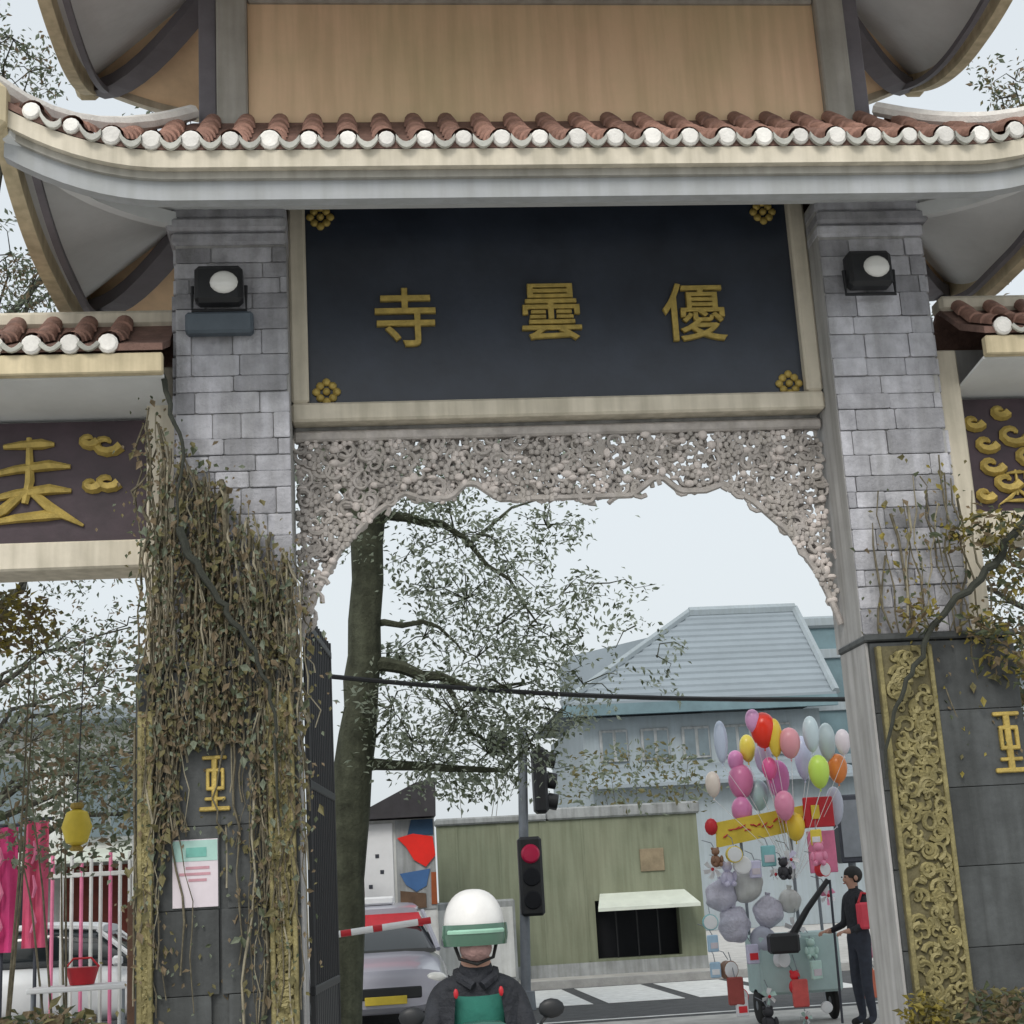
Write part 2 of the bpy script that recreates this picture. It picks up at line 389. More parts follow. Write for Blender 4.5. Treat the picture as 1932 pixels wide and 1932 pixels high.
def roof(name, x1, y0, y1, bx, by0, by1, z0, rise, lift, sp, soff, ridge=False, rowmin=.12):
    ryf, ryb, rx = by0 - y0, y1 - by1, x1 - bx
    def zf(t, sn): return z0 + rise * (.72 * t + .28 * t * t) + lift * max(0, 1 - sn) ** 2 * (1 - t)
    def pf(x, t): sn = (x1 - abs(x)) / rx; return V((x, y0 + ryf * t, zf(t, sn)))
    def pb(x, t): sn = (x1 - abs(x)) / rx; return V((x, y1 - ryb * t, zf(t, sn)))
    def ps(y, t, s):
        sn = min((y - y0) / ryf, (y1 - y) / ryb); return V((s * (x1 - rx * t), y, zf(t, sn)))
    N = 28
    # pan surface: 4 faces, one slab mesh each
    def quadface(edge):
        g = []
        for i in range(9):
            t = i / 8; g.append([edge(j / N, t) for j in range(N + 1)])
        return g
    lerp = lambda a, b, k: a + (b - a) * k
    fr = quadface(lambda k, t: pf(lerp(-(x1 - rx * t), x1 - rx * t, k), t))
    bk = quadface(lambda k, t: pb(lerp(-(x1 - rx * t), x1 - rx * t, k), t))
    pan = MB().slab(fr, .05).slab(bk, .05)
    for s in (-1, 1): pan.slab(quadface(lambda k, t: ps(lerp(y0 + ryf * t, y1 - ryb * t, k), t, s)), .05)
    root = pan.build(name, TILEPAN, gate)
    def row(fn, nrm):
        # one run of stepped barrel tiles; returns meshes in place
        tm, f = fn
        if tm < rowmin: return
        L = (f(tm) - f(0)).length; nt_ = max(1, round(L / .26)); m = MB(); ns = 7
        rings = []
        for i in range(nt_):
            rings += [(tm * i / nt_, .082), (tm * (i + .985) / nt_, .066)]
        vs = []; fs = []
        for t, r in rings:
            c = f(t) + V((0, 0, .012)); ax = nrm
            for k in range(ns + 1):
                a = math.pi * k / ns; vs.append(c + ax * (r * math.cos(a)) + V((0, 0, r * math.sin(a) * 1.05)))
        n1 = ns + 1
        for i in range(len(rings) - 1):
            for k in range(ns): q = i * n1 + k; fs.append((q, q + 1, q + 1 + n1, q + n1))
        m.add(vs, fs); m.build('cover_tile_row', TILE, root, smooth=True, fix=False)
        # white lime plug closing the tile end
        c = f(0); d = (f(0) - f(.05)); d.z = 0; d.normalize(); pl = MB(); rr = .07 * random.uniform(.78, .98)
        prof = []; vs = []
        for dd, r in ((-.02, rr), (.018, rr), (.03, rr * .8)):
            for k in range(12):
                a = 2 * math.pi * k / 12; vs.append(c + V((0, 0, .012)) + d * dd + nrm * (r * math.cos(a)) + V((0, 0, r * math.sin(a))))
        fs = [(i * 12 + k, i * 12 + (k + 1) % 12, (i + 1) * 12 + (k + 1) % 12, (i + 1) * 12 + k) for i in range(2) for k in range(12)] + [tuple(24 + k for k in range(12))]
        pl.add(vs, fs); pl.build('tile_end', PLUG, root, smooth=True)
    def pan_lip(f0, f1, d):
        # hanging lip of the channel tile between two rows
        m = MB(); vs = []; n = 6
        for th in (0, .03):
            for k in range(n + 1):
                q = f0.lerp(f1, k / n); dz = -.055 * math.sin(math.pi * k / n) ** .8
                vs += [q + d * (.02 + th) + V((0, 0, dz + .03)), q + d * (.02 + th) + V((0, 0, dz - .012))]
        o = 2 * (n + 1); fs = []
        for k in range(n):
            a = 2 * k; fs += [(a, a + 1, a + 3, a + 2), (o + a, o + a + 2, o + a + 3, o + a + 1), (a + 1, o + a + 1, o + a + 3, a + 3), (a, a + 2, o + a + 2, o + a)]
        m.add(vs, fs); m.build('drip_tile', DRIP, root)
    nx = int(2 * x1 / sp); xs = [(-nx / 2 + .5 + i) * sp for i in range(nx)]
    X = V((1, 0, 0)); Yv = V((0, 1, 0))
    for x in xs:
        tm = min(1, (x1 - abs(x)) / rx)
        row((tm, lambda t, x=x: pf(x, t)), X); row((tm, lambda t, x=x: pb(x, t)), X)
    for a, c in zip(xs[:-1], xs[1:]): pan_lip(pf(a + .06, 0), pf(c - .06, 0), V((0, -1, 0)))
    ny = int((y1 - y0) / sp); yc = (y0 + y1) / 2; ys = [yc + (-ny / 2 + .5 + i) * sp for i in range(ny)]
    for s in (-1, 1):
        for y in ys:
            tm = min(1, min((y - y0) / ryf, (y1 - y) / ryb)); row((tm, lambda t, y=y, s=s: ps(y, t, s)), Yv)
    # hip ridges
    for s in (-1, 1):
        for f in (pf, pb):
            pts = [f(s * (x1 - rx * t), t) + V((0, 0, .09)) for t in [i / 8 for i in range(9)]]
            MB().tube(pts, .06, 8).build('hip_ridge', PLUG, root, smooth=True)
    for s in (-1, 1):
        for yy in (y0, y1):
            MB().bbox(s * x1 - .10, s * x1 + .10, yy - .10, yy + .10, z0 + lift - .27, z0 + lift + .05, .04).build('corner_block', CREAMY, root)
    if ridge:
        zr = z0 + rise
        MB().bbox(-bx - .1, bx + .1, by0 - .12, by1 + .12, zr - .05, zr + .35, .05).build('ridge', CREAM, root)
    # fascia and soffit
    def per(side, k, t_in, dz, off=0.0):
        pass
    Zs = z0 - .165
    sx, sy0, sy1, zin, zinb = soff
    lf = lambda sn: lift * max(0, 1 - sn) ** 2
    def band(pts, out, h, th, nm, m):
        mb = MB(); vs = []
        for p in pts:
            for dz in (0, -h):
                for dd in (0, -th): vs.append(p + V((0, 0, dz)) + out * dd)
        fs = []
        for i in range(len(pts) - 1):
            a = i * 4; c = a + 4
            fs += [(a, c, c + 2, a + 2), (a + 1, a + 3, c + 3, c + 1), (a, a + 1, c + 1, c), (a + 2, c + 2, c + 3, a + 3)]
        fs += [(0, 2, 3, 1), (len(vs) - 4, len(vs) - 3, len(vs) - 1, len(vs) - 2)]
        mb.add(vs, fs); return mb.build(nm, m, root)
    ex = [-x1 + 2 * x1 * i / 60 for i in range(61)]; ey = [y0 + (y1 - y0) * i / 40 for i in range(41)]
    f_ = lambda x: V((x, y0, z0 - .055 + lf((x1 - abs(x)) / rx)))
    g_ = lambda x: V((x, y1, z0 - .055 + lf((x1 - abs(x)) / rx)))
    h_ = lambda y, s: V((s * x1, y, z0 - .055 + lf(min((y - y0) / ryf, (y1 - y) / ryb))))
    band([f_(x) for x in ex], V((0, -1, 0)), .12, .08, 'fascia', CREAM)
    band([g_(x) for x in ex], V((0, 1, 0)), .12, .08, 'fascia', CREAM)
    for s in (-1, 1): band([h_(y, s) + V((s * .004, 0, .003)) for y in ey], V((s, 0, 0)), .20, .10, 'fascia', CREAMY)
    # lower grey moulding set back under the front fascia
    band([f_(x * .985) + V((0, .10, -.10)) for x in ex], V((0, -1, 0)), .205, .10, 'eave_moulding', BANDP)
    band([f_(x * .98) + V((0, .06, -.121)) for x in ex], V((0, -1, 0)), .05, .05, 'eave_bead', PILAST)
    def sof(k, t, side):
        sn_front = None
        if side in 'fb':
            xe = lerp(-x1 + .02, x1 - .02, k); xi = lerp(-sx, sx, k); x = lerp(xe, xi, t)
            ye, yi = (y0 + .05, sy0) if side == 'f' else (y1 - .05, sy1); y = lerp(ye, yi, t); sn = (x1 - abs(xe)) / rx
        else:
            s = -1 if side == 'l' else 1
            ye = lerp(y0 + .05, y1 - .05, k); yi = lerp(sy0, sy1, k); y = lerp(ye, yi, t); x = lerp(s * (x1 - .02), s * sx, t)
            sn = min((ye - y0) / ryf, (y1 - ye) / ryb)
        zz = zin if side == 'f' else (zinb if side == 'b' else lerp(zin, zinb, k))
        return V((x, y, Zs + .06 + lf(sn) * (1 - t) + (zz - Zs - .06) * t))
    for side in 'fblr':
        g = [[sof(j / 24, i / 6, side) for j in range(25)] for i in range(7)]
        MB().slab(g, .02).build('soffit', SOFFTAN if side == 'b' else SOFFIT, root)
    # dark hip beams and the dark purlin along each end
    for s in (-1, 1):
        for (ye, yi, zin_, hm_, hw) in ((y0 + .05, sy0, zin, SOFFIT, .04), (y1 - .05, sy1, zinb, HIPBEAM, .095)):
            a = V((s * (x1 - .08), ye, Zs + .02 + lift)); c = V((s * (sx - .02), yi, zin_ - .03))
            pts = []
            for i in range(9):
                t = i / 8; p = a.lerp(c, t); p.z = Zs - .01 + lift * max(0, 1 - t) ** 3 + (zin_ - Zs - .03) * t; pts.append(p)
            d = (c - a); d.z = 0; d.normalize(); w = V((-d.y, d.x, 0)) * hw
            mb = MB(); vs = []
            for p in pts: vs += [p + w, p - w, p - w - V((0, 0, .11)), p + w - V((0, 0, .11))]
            fs = [(i * 4 + k, i * 4 + (k + 1) % 4, i * 4 + 4 + (k + 1) % 4, i * 4 + 4 + k) for i in range(8) for k in range(4)] + [(0, 1, 2, 3), (32, 33, 34, 35)]
            mb.add(vs, fs); mb.build('hip_beam', hm_, root)
        pts = [h_(y, s) + V((-s * .2, 0, -.155)) for y in ey[2:-2]]
        MB().tube(pts, .035, 4).build('purlin', HIPBEAM, root)
    return root
LZ = 6.47
roof('lower_roof', 3.82, -1.25, 1.95, 2.70, .28, .88, LZ, .97, .36, .255, (2.84, -.0, .66, 6.60, 6.78))
# upper storey
MB().box(-2.28, 2.28, .34, .82, 7.35, 9.02).build('upper_wall', OCHRE, gate)
for s in (-1, 1):
    MB().bbox(*sorted((s * 2.283, s * 2.52)), .27, .86, 7.40, 9.02, .015).build('pilaster', PILAST, gate)
    MB().bbox(*sorted((s * 2.522, s * 2.66)), .33, .82, 7.40, 9.02, .01).build('corner_post', HIPBEAM, gate)
MB().bbox(-2.28, 2.28, .30, .86, 8.50, 8.62, .015).build('upper_rail', PILAST, gate)
roof('upper_roof', 3.82, -1.25, 2.12, 2.2, .5, .66, 8.55, 1.35, .42, .255, (2.66, .28, .86, 9.0, 9.0), ridge=True)

# side bays
def side_bay(s):
    xi, xo = 3.0, 5.2
    post = MB().bbox(*sorted((s * 2.79, s * 3.02)), .12, .62, 3.26, 5.42, .012).build('side_frame_post', CREAM, gate)
    MB().bbox(*sorted((s * 3.022, s * 5.3)), .2, .6, 3.97, 4.17, .015).build('side_beam', CREAM, gate)
    MB().box(*sorted((s * 3.022, s * 5.3)), .36, .56, 4.172, 5.5).build('side_wall', REVEAL, gate)
    MB().bbox(*sorted((s * 5.3, s * 6.0)), .0, .8, 0, 5.5, .02).build('side_pillar', STONE, gate)
    # gabled roof, eaves front and back
    x0, x1 = sorted((s * 2.84, s * 6.15))
    if s > 0: x0 = 3.02
    root = MB().slab([[V((x0, y, z)), V((x1, y, z))] for y, z in ((-.42, 5.40), (.0, 5.58), (.38, 5.86))], .05) \
        .slab([[V((x0, y, z)), V((x1, y, z))] for y, z in ((1.18, 5.40), (.76, 5.58), (.382, 5.86))], .05).build('side_roof', TILEPAN, gate)
    n = int((x1 - x0) / .255)
    for i in range(n):
        x = x0 + .14 + i * .255
        for sg in (-1, 1):
            pts = [V((x, .38 + sg * .80, 5.415)), V((x, .38 + sg * .38, 5.595)), V((x, .38 + sg * .06, 5.85))]
            vs = []; fs = []; ns = 7; rings = []
            for k in range(4):
                for q, r in ((k / 4, .080), ((k + .98) / 4, .066)):
                    p = pts[0].lerp(pts[1], q / .55) if q < .55 else pts[1].lerp(pts[2], (q - .55) / .45); rings.append((p, r))
            for p, r in rings:
                for k in range(ns + 1):
                    a = math.pi * k / ns; vs.append(p + V((r * math.cos(a), 0, r * math.sin(a))))
            for j in range(len(rings) - 1):
                for k in range(ns): q = j * (ns + 1) + k; fs.append((q, q + 1, q + ns + 2, q + ns + 1))
            MB().add(vs, fs).build('cover_tile_row', TILE, root, smooth=True, fix=False)
            MB().lathe([(.068, -.02), (.07, .015), (.055, .03)] if sg > 0 else [(.055, -.03), (.07, -.015), (.068, .02)], (x, .38 + sg * .80, 5.40), 12, 'y').build('tile_end', PLUG, root, smooth=True)
    for i in range(n - 1):
        xa_ = x0 + .14 + i * .255 + .06
        for sg in (-1, 1):
            MB().tube([V((xa_ + .135 * k / 6, .38 + sg * .83, 5.40 - .045 * math.sin(math.pi * k / 6))) for k in range(7)], .02, 5).build('drip_tile', DRIP, root, smooth=True)
    MB().bbox(x0 - .01, x1 + .01, .28, .48, 5.80, 5.93, .03).build('ridge', CREAM, root)
    for y0, y1 in ((-.42, -.34), (1.10, 1.18)):
        MB().bbox(x0, x1, y0, y1, 5.19, 5.335, .01).build('fascia', CREAMY, root)
    for ya, yb, za, zb in ((-.34, .36, 5.20, 5.12), (.56, 1.10, 5.12, 5.20)):
        MB().slab([[V((x0, ya, za)), V((x1, ya, za))], [V((x0, yb, zb)), V((x1, yb, zb))]], .02).build('soffit', SOFFIT, root)
side_bay(-1); side_bay(1)

# carved openwork valance under the name board
def zb(x):
    x = abs(x)
    K = [(0, 4.41), (.5, 4.41), (.66, 4.53), (.74, 4.54), (.86, 4.43), (1.06, 4.43), (1.2, 4.48), (1.42, 4.33), (1.67, 4.08), (1.86, 3.75), (1.97, 3.45), (2.0, 3.30)]
    for (a, za), (c, zc_) in zip(K[:-1], K[1:]):
        if x <= c: return za + (zc_ - za) * (x - a) / (c - a)
    return 3.3
val = thing('carved_valance', 'grey carved openwork valance with curved ends spanning under the name board', 'valance', (0, .40, 0))
ed = [V((-1.985 + 3.97 * i / 90, 0, zb(-1.985 + 3.97 * i / 90) + .02)) for i in range(91)]
MB().tube(ed, .026, 6).build('border', CARVEA, val, smooth=True)
MB().bbox(-1.99, 1.99, -.05, .05, 4.90, 4.98, .015).build('top_rail', CARVEA, val)
sa, sb, sc_ = MB(), MB(), MB()
rv = random.Random(3); pts = []
tries = 0
while len(pts) < 640 and tries < 30000:
    tries += 1
    x = rv.uniform(-1.95, 1.95); z = rv.uniform(3.4, 4.9)
    if z < zb(x) + .03: continue
    if any((x - a) ** 2 + (z - c) ** 2 < .047 ** 2 for a, c in pts): continue
    pts.append((x, z))
for i, (x, z) in enumerate(pts):
    k = rv.random(); ph = rv.uniform(0, 6.28); y = rv.uniform(-.02, .02)
    if rv.random() < .5: sc_.ball((x, .035 + rv.uniform(-.008, .008), z), rv.uniform(.03, .055), .012, rv.uniform(.03, .055), 7, 4)
    if k < .55:
        hand = rv.choice((-1, 1)); sp_ = []
        for j in range(11):
            a = ph + hand * j * .62; r = .012 + .0065 * j; sp_.append(V((x + r * math.cos(a), y, z + r * math.sin(a))))
        sa.tube(sp_, [.008 + .0012 * j for j in range(11)], 5)
    elif k < .72:
        sb.ball((x, y - .01, z), rv.uniform(.022, .045), .025, rv.uniform(.018, .04), 8, 5)
    else:
        for j in range(5):
            a = ph + j * 1.257
            (sa if k < .94 else sb).ball((x + .034 * math.cos(a), y - .01, z + .034 * math.sin(a)), .024, .018, .024, 6, 4)
sc_.build('backing', CARVEA, val, smooth=True, kind='stuff'); sa.build('scrollwork', CARVEA, val, smooth=True, kind='stuff'); sb.build('blossom', CARVEB, val, smooth=True, kind='stuff')

# ------------------------------------------------------------------ name board
def rosette(nm, parent, c, r, m, seed=0, squareness=0.0):
    rr = random.Random(seed); mb = MB()
    mb.ball((c[0], c[1], c[2]), r * .28, .03, r * .28, 10, 6)
    for k in range(8):
        a = k * math.pi / 4; q = r * (.62 if k % 2 else .72)
        mb.ball((c[0] + q * math.cos(a), c[1] + .004, c[2] + q * math.sin(a)), r * .30, .022, r * .30, 8, 5)
    return mb.build(nm, m, parent, smooth=True)
board = thing('name_board', 'large navy name board with gold characters in cream frame under the eave', 'sign board', (0, .33, 5.02))
MB().bbox(-1.88, 1.88, 0, .07, .145, 1.84, .006).build('panel', NAVY, board)
MB().bbox(-2.0, 2.0, -.09, .09, 0, .143, .018).build('frame', CREAM, board)
for s in (-1, 1): MB().bbox(*sorted((s * 1.87, s * 1.998)), -.088, .088, .145, 1.84, .018).build('frame', CREAM, board)
for (ch, u, v) in (('寺', 765, 598), ('曇', 1040, 588), ('優', 1310, 588)):
    p = P(u, v, .30); me = text_mesh(ch, .50, .018); me.materials.append(GOLD)
    o = bpy.data.objects.new('character', me); COL.objects.link(o); o.parent = board
    o.location = (p.x, -.018, p.z - 5.02); o.rotation_euler = (math.pi / 2, 0, 0)
    xs_ = [q.co.x for q in me.vertices]; ys_ = [q.co.y for q in me.vertices]
    if xs_:
        cx_, cy_ = (min(xs_) + max(xs_)) / 2, (min(ys_) + max(ys_)) / 2
        for q in me.vertices: q.co.x -= cx_; q.co.y -= cy_
for (u, v) in ((604, 408), (1440, 398), (616, 738), (1490, 722)):
    p = P(u, v, .30); rosette('corner_ornament', board, (p.x, -.015, p.z - 5.02), .105, GOLD, int(u))

# side plaques
def plaque(s, label):
    t = thing('side_plaque', label, 'plaque', (s * 4.15, .30, 4.175))
    MB().bbox(-1.12, 1.12, 0, .055, 0, .905, .006).build('panel', PURPLE, t)
    rr = random.Random(5 if s < 0 else 9); X0 = -1 if s > 0 else 1
    # gilt glyph-like relief and scattered scrolls
    def motif(cx, cz, sc, n):
        mb = MB()                                      # brush-like tapering strokes
        for k in range(n):
            z = cz + sc * (k / (n - 1) - .5); w = sc * rr.uniform(.32, .62); sk = sc * rr.uniform(-.05, .09)
            mb.tube([V((cx - w, -.012, z - sk)), V((cx - w * .3, -.016, z)), V((cx + w * .5, -.016, z + sk * .6)), V((cx + w, -.012, z + sk * .3))], [sc * .035, sc * .06, sc * .075, sc * .03], 6)
        mb.tube([V((cx, -.014, cz + sc * .6)), V((cx + sc * .02, -.018, cz)), V((cx - sc * .04, -.014, cz - sc * .3))], [sc * .04, sc * .07, sc * .05], 6)
        for sg in (-1, 1): mb.tube([V((cx, -.014, cz - sc * .1)), V((cx + sg * sc * .3, -.018, cz - sc * .38)), V((cx + sg * sc * .72, -.012, cz - sc * .62))], [sc * .05, sc * .08, sc * .02], 6)
        mb.build('gilt_motif', GOLD, t, smooth=True)
    def swirl(cx, cz, r):
        sp_ = [V((cx + (r * .2 + r * .08 * j) * math.cos(j * .6), -.012, cz + (r * .2 + r * .08 * j) * math.sin(j * .6) * .7)) for j in range(11)]
        MB().tube(sp_, [.016 + .0028 * j for j in range(11)], 5).build('gilt_scroll', GOLD, t, smooth=True)
    if s < 0:
        motif(.28, .46, .54, 4); swirl(.82, .73, .11); swirl(.70, .76, .07); swirl(.83, .45, .085); swirl(.72, .43, .06); motif(-.5, .47, .5, 4)
    else:
        for cx, cz, r in ((-.92, .55, .09), (-.70, .62, .13), (-.80, .25, .11), (-.55, .30, .13), (-.45, .7, .12), (-.98, .15, .07), (-.6, .45, .12), (-.9, .38, .1), (-1.0, .72, .08), (-.78, .8, .07), (-.55, .12, .1), (-.3, .2, .12)): swirl(cx, cz, r)
        motif(-.72, .2, .22, 3); motif(-.2, .45, .5, 5)
    return t
plaque(-1, 'dark plum plaque with gilt strokes beside the vine-covered pillar')
plaque(1, 'dark plum plaque with gilt scrolls beside the gilded couplet band')

# folded-back iron gate leaf beside the left reveal
il = thing('iron_gate_leaf', 'black iron gate leaf folded back beside the leaning tree', 'gate leaf', (-1.95, .5, 0), math.atan2(1.6, .14)); LW = 1.6
for z in (.12, 1.0, 2.4, 3.55): MB().bbox(0, LW, -.02, .02, z, z + .06, .006).build('rail', BLACK, il)
for k in range(14):
    x = .03 + k * (LW - .06) / 13; MB().tube([(x, 0, .05), (x, 0, 3.68)], .02 if k in (0, 13) else .013, 6).build('bar', BLACK, il)
MB().bbox(.04, LW - .04, -.008, .008, .18, .998, .003).build('sheet', BLACK, il)

# ------------------------------------------------------------------ floodlights
def flood(u, v, label, junction):
    p = P(u, v, -.16); t = thing('floodlight', label, 'floodlight', p, 0, None)
    MB().bbox(-.17, .17, -.02, .13, -.14, .14, .03).build('housing', BLACK, t)
    MB().ball((.04, -.025, .0), .10, .045, .085, 14, 8).build('lens', LENS, t, smooth=True)
    MB().tube([(-.19, .05, .0), (-.19, .05, -.19), (.19, .05, -.19), (.19, .05, .0)], .015, 6).build('bracket', BLACK, t)
    if junction: MB().bbox(-.24, .24, .02, .13, -.36, -.20, .02).build('junction_box', BOXBLUE, t)
    return t
flood(412, 535, 'black floodlight with pale lens above a blue-grey box on stone pillar', True)
flood(1642, 505, 'black floodlight with pale lens and no box on stone pillar', False)

# ------------------------------------------------------------------ gilded bands, pillar glyphs, notice
def gilt_band(x0, x1, z0, z1, label, m, back, seed):
    t = thing('gilt_band', label, 'carved board', ((x0 + x1) / 2, -.165, z0)); w = (x1 - x0) / 2; H = z1 - z0
    poly = [(-w, H)] + [(-w + w * (1 - math.cos(a)), .0 + w * .9 * (1 - math.sin(a))) for a in [i * math.pi / 12 for i in range(0, 13)]] + [(w, H)]
    MB().prism(poly, -.02, .02).build('backing', back, t)
    for sx in (-1, 1): MB().bbox(*sorted((sx * (w - .035), sx * w * .99)), -.05, -.021, w * .9, H, .012).build('rim', m, t)
    rr = random.Random(seed); mb = MB(); z = w * .5
    while z < H - .05:
        for k in range(5):
            cx = rr.uniform(-w + .06, w - .06) if w > .1 else rr.uniform(-.02, .02); ph = rr.uniform(0, 6); r = rr.uniform(.03, min(.075, w * .6)); hd = rr.choice((-1, 1))
            sp_ = [V((cx + (r * .25 + r * .08 * j) * math.cos(ph + hd * j * .6), -.03, z + (r * .25 + r * .08 * j) * math.sin(ph + hd * j * .6))) for j in range(10)]
            mb.tube(sp_, [.008 + .0015 * j for j in range(10)], 5)
        z += .06 if w > .1 else .05
    mb.build('relief', m, t, smooth=True)
    return t
gilt_band(2.02, 2.42, .55, 3.13, 'wide gilded carved couplet band on the dark slab pillar base', GILTD, GILTB, 4)
gilt_band(-2.19, -2.01, .35, 3.0, 'narrow gilded carved band on the vine-covered pillar base', GILTD, GILTB, 8)
gilt_band(-3.03, -2.93, .35, 2.9, 'thin gilded edging strip on outer edge of vine-covered pillar base', GILTD, GILTB, 12)
def glyph(p, hgt, label):
    t = thing('gilt_glyph', label, 'emblem', (p.x, -.165, p.z)); h = hgt / 2
    strokes = [(-.5, .5, .86, 1.0), (-.12, .12, -1, .9), (-.34, .40, .40, .54), (-.34, -.20, -.2, .5), (.26, .40, -.2, .5), (-.34, .40, -.26, -.12), (-.40, .44, -.62, -.5), (-.62, .62, -1.0, -.84)]
    mb = MB()
    for x0, x1, z0, z1 in strokes: mb.bbox(x0 * h * .9, x1 * h * .9, -.02 - .001 * random.random(), .012, z0 * h, z1 * h, .008)
    mb.build('strokes', GOLD, t); return t
glyph(P(405, 1478, -.165), .36, 'yellow gilt glyph on dark pillar base above the notice sheet')
glyph(P(1903, 1400, -.165), .42, 'yellow gilt glyph on dark pillar base beside the wide gilded band')
p0, p1 = P(325, 1586, -.17), P(412, 1710, -.17)
nt_ = thing('notice_sheet', 'pale notice sheet with mint top on dark pillar base', 'notice', ((p0.x + p1.x) / 2, -.168, p1.z)); w = (p1.x - p0.x) / 2; h = p0.z - p1.z
MB().bbox(-w, w, 0, .01, 0, h, .003).build('sheet', PAPER, nt_)
MB().box(-w * .98, w * .98, -.003, -.0005, h * .68, h * .985).build('header', MINT, nt_)
MB().box(-w * .4, w * .5, -.006, -.0035, h * .74, h * .88).build('header_mark', mat('mint_ink', (.16, .42, .36), .7), nt_)
for k, (a, c) in enumerate(((.42, .62), (.7, .66), (.3, .5))):
    MB().box(-w * a, w * c, -.003, -.0005, h * (.56 - .09 * k), h * (.60 - .09 * k)).build('text_line', PINKINK, nt_)

# ------------------------------------------------------------------ plants
def fill_leaves(mb, c, rad, n, L, rr, flat=1.0, down=.3, mi=None):
    for _ in range(n):
        while True:
            q = V((rr.uniform(-1, 1), rr.uniform(-1, 1), rr.uniform(-1, 1)))
            if q.length < 1: break
        p = V(c) + V((q.x * rad, q.y * rad, q.z * rad * flat))
        d = V((rr.gauss(0, 1), rr.gauss(0, 1), rr.gauss(-down, .7))); nn = V((rr.gauss(0, 1), rr.gauss(0, 1), rr.gauss(.6, .8)))
        l = L * rr.uniform(.6, 1.35); mb.leaf(p, d, nn, l, l * rr.uniform(.4, .6))

def tree(label, base, path, radii, branches, clusters, leafmats, seed, L=.1, bark=BARK, group=None, name='street_tree', twig=True):
    """path: trunk points, branches: list of (points, r0); clusters: (centre, radius, count)"""
    rr = random.Random(seed); t = thing(name, label, 'tree', base, 0, group); B = V(base)
    wob = lambda p, k: V(p) - B + V((rr.gauss(0, k), rr.gauss(0, k), rr.gauss(0, k)))
    def smoothpath(ps):
        out = []
        for i in range(len(ps) - 1):
            a, c = V(ps[i]), V(ps[i + 1]); n = max(2, int((c - a).length / .35))
            for j in range(n): out.append(a.lerp(c, j / n))
        out.append(V(ps[-1])); return out
    ps = smoothpath(path); n = len(ps)
    rs = [radii[0] + (radii[1] - radii[0]) * (i / (n - 1)) ** .8 for i in range(n)]
    rs = [r * rr.uniform(.9, 1.12) for r in rs]
    tr = MB().tube([wob(p, .02) for p in ps], rs, 10).build('trunk', bark, t, smooth=True)
    for pts, r0 in branches:
        q = smoothpath(pts); m = len(q)
        MB().tube([wob(p, .03) for p in q], [max(.008, r0 * (1 - .85 * i / (m - 1))) for i in range(m)], 6).build('branch', bark, t, smooth=True)
    mbs = [MB() for _ in leafmats]; tw = MB()
    for c, rad, cnt in clusters:
        c = V(c)
        for k in range(max(3, cnt // 22)):
            d = V((rr.gauss(0, 1), rr.gauss(0, 1), rr.gauss(-.1, .7))).normalized()
            c0 = c; off_ = V((rr.uniform(-1, 1), rr.uniform(-1, 1), rr.uniform(-.8, .8))) * rad * .8; cc = c + off_; e = cc + d * rad * rr.uniform(.25, .6)
            if twig and rr.random() < .45: tw.tube([c - B, c + off_ * .5 + V((rr.gauss(0, .06), rr.gauss(0, .06), .07)) - B, cc - B, e - B], [.010, .007, .005, .003], 4, cap=False)
            c_keep = c
            for _ in range(22):
                if rr.random() < .12: continue
                p = cc.lerp(e, rr.uniform(-.25, 1.1)) + V((rr.gauss(0, .16), rr.gauss(0, .16), rr.gauss(0, .16))) * rad
                dd = d + V((rr.gauss(0, .8), rr.gauss(0, .8), rr.gauss(-.4, .6))); l = L * rr.uniform(.6, 1.35)
                mbs[rr.randrange(len(mbs))].leaf(p - B, dd, V((rr.gauss(0, .7), rr.gauss(0, .7), 1)), l, l * rr.uniform(.38, .55))
    for mb, m in zip(mbs, leafmats): mb.build('crown', m, t, kind='stuff', fix=False)
    if twig: tw.build('twigs', bark, t, smooth=True, kind='stuff', fix=False)
    return t

# tree seen through the main opening
Y = 8.0
pt = lambda u, v, y=Y: P(u, v, y)
tp = [pt(650, 2000), pt(654, 1800), pt(660, 1600), pt(668, 1450), pt(680, 1340), pt(688, 1240), pt(690, 1100), pt(692, 960), pt(700, 800), pt(720, 640)]
tp[0].z = 0
cl = []
rr = random.Random(21)
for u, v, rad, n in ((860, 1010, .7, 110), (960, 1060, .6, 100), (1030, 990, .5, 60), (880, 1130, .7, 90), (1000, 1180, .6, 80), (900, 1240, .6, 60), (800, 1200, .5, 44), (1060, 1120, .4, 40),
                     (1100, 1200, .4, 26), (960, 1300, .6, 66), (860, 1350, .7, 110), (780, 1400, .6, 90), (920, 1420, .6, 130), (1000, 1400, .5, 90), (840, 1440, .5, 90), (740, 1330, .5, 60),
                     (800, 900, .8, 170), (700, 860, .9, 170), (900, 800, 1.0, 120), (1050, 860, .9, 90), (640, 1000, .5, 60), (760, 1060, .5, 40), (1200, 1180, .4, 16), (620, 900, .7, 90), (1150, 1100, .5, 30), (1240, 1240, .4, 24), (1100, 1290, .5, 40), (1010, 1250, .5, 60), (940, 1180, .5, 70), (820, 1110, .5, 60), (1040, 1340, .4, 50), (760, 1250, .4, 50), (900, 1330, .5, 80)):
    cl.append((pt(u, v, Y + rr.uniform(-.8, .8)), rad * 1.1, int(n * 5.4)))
for _ in range(16): cl.append((pt(rr.uniform(450, 1200), rr.uniform(100, 780), Y + rr.uniform(-1, 1)), 1.1, 150))
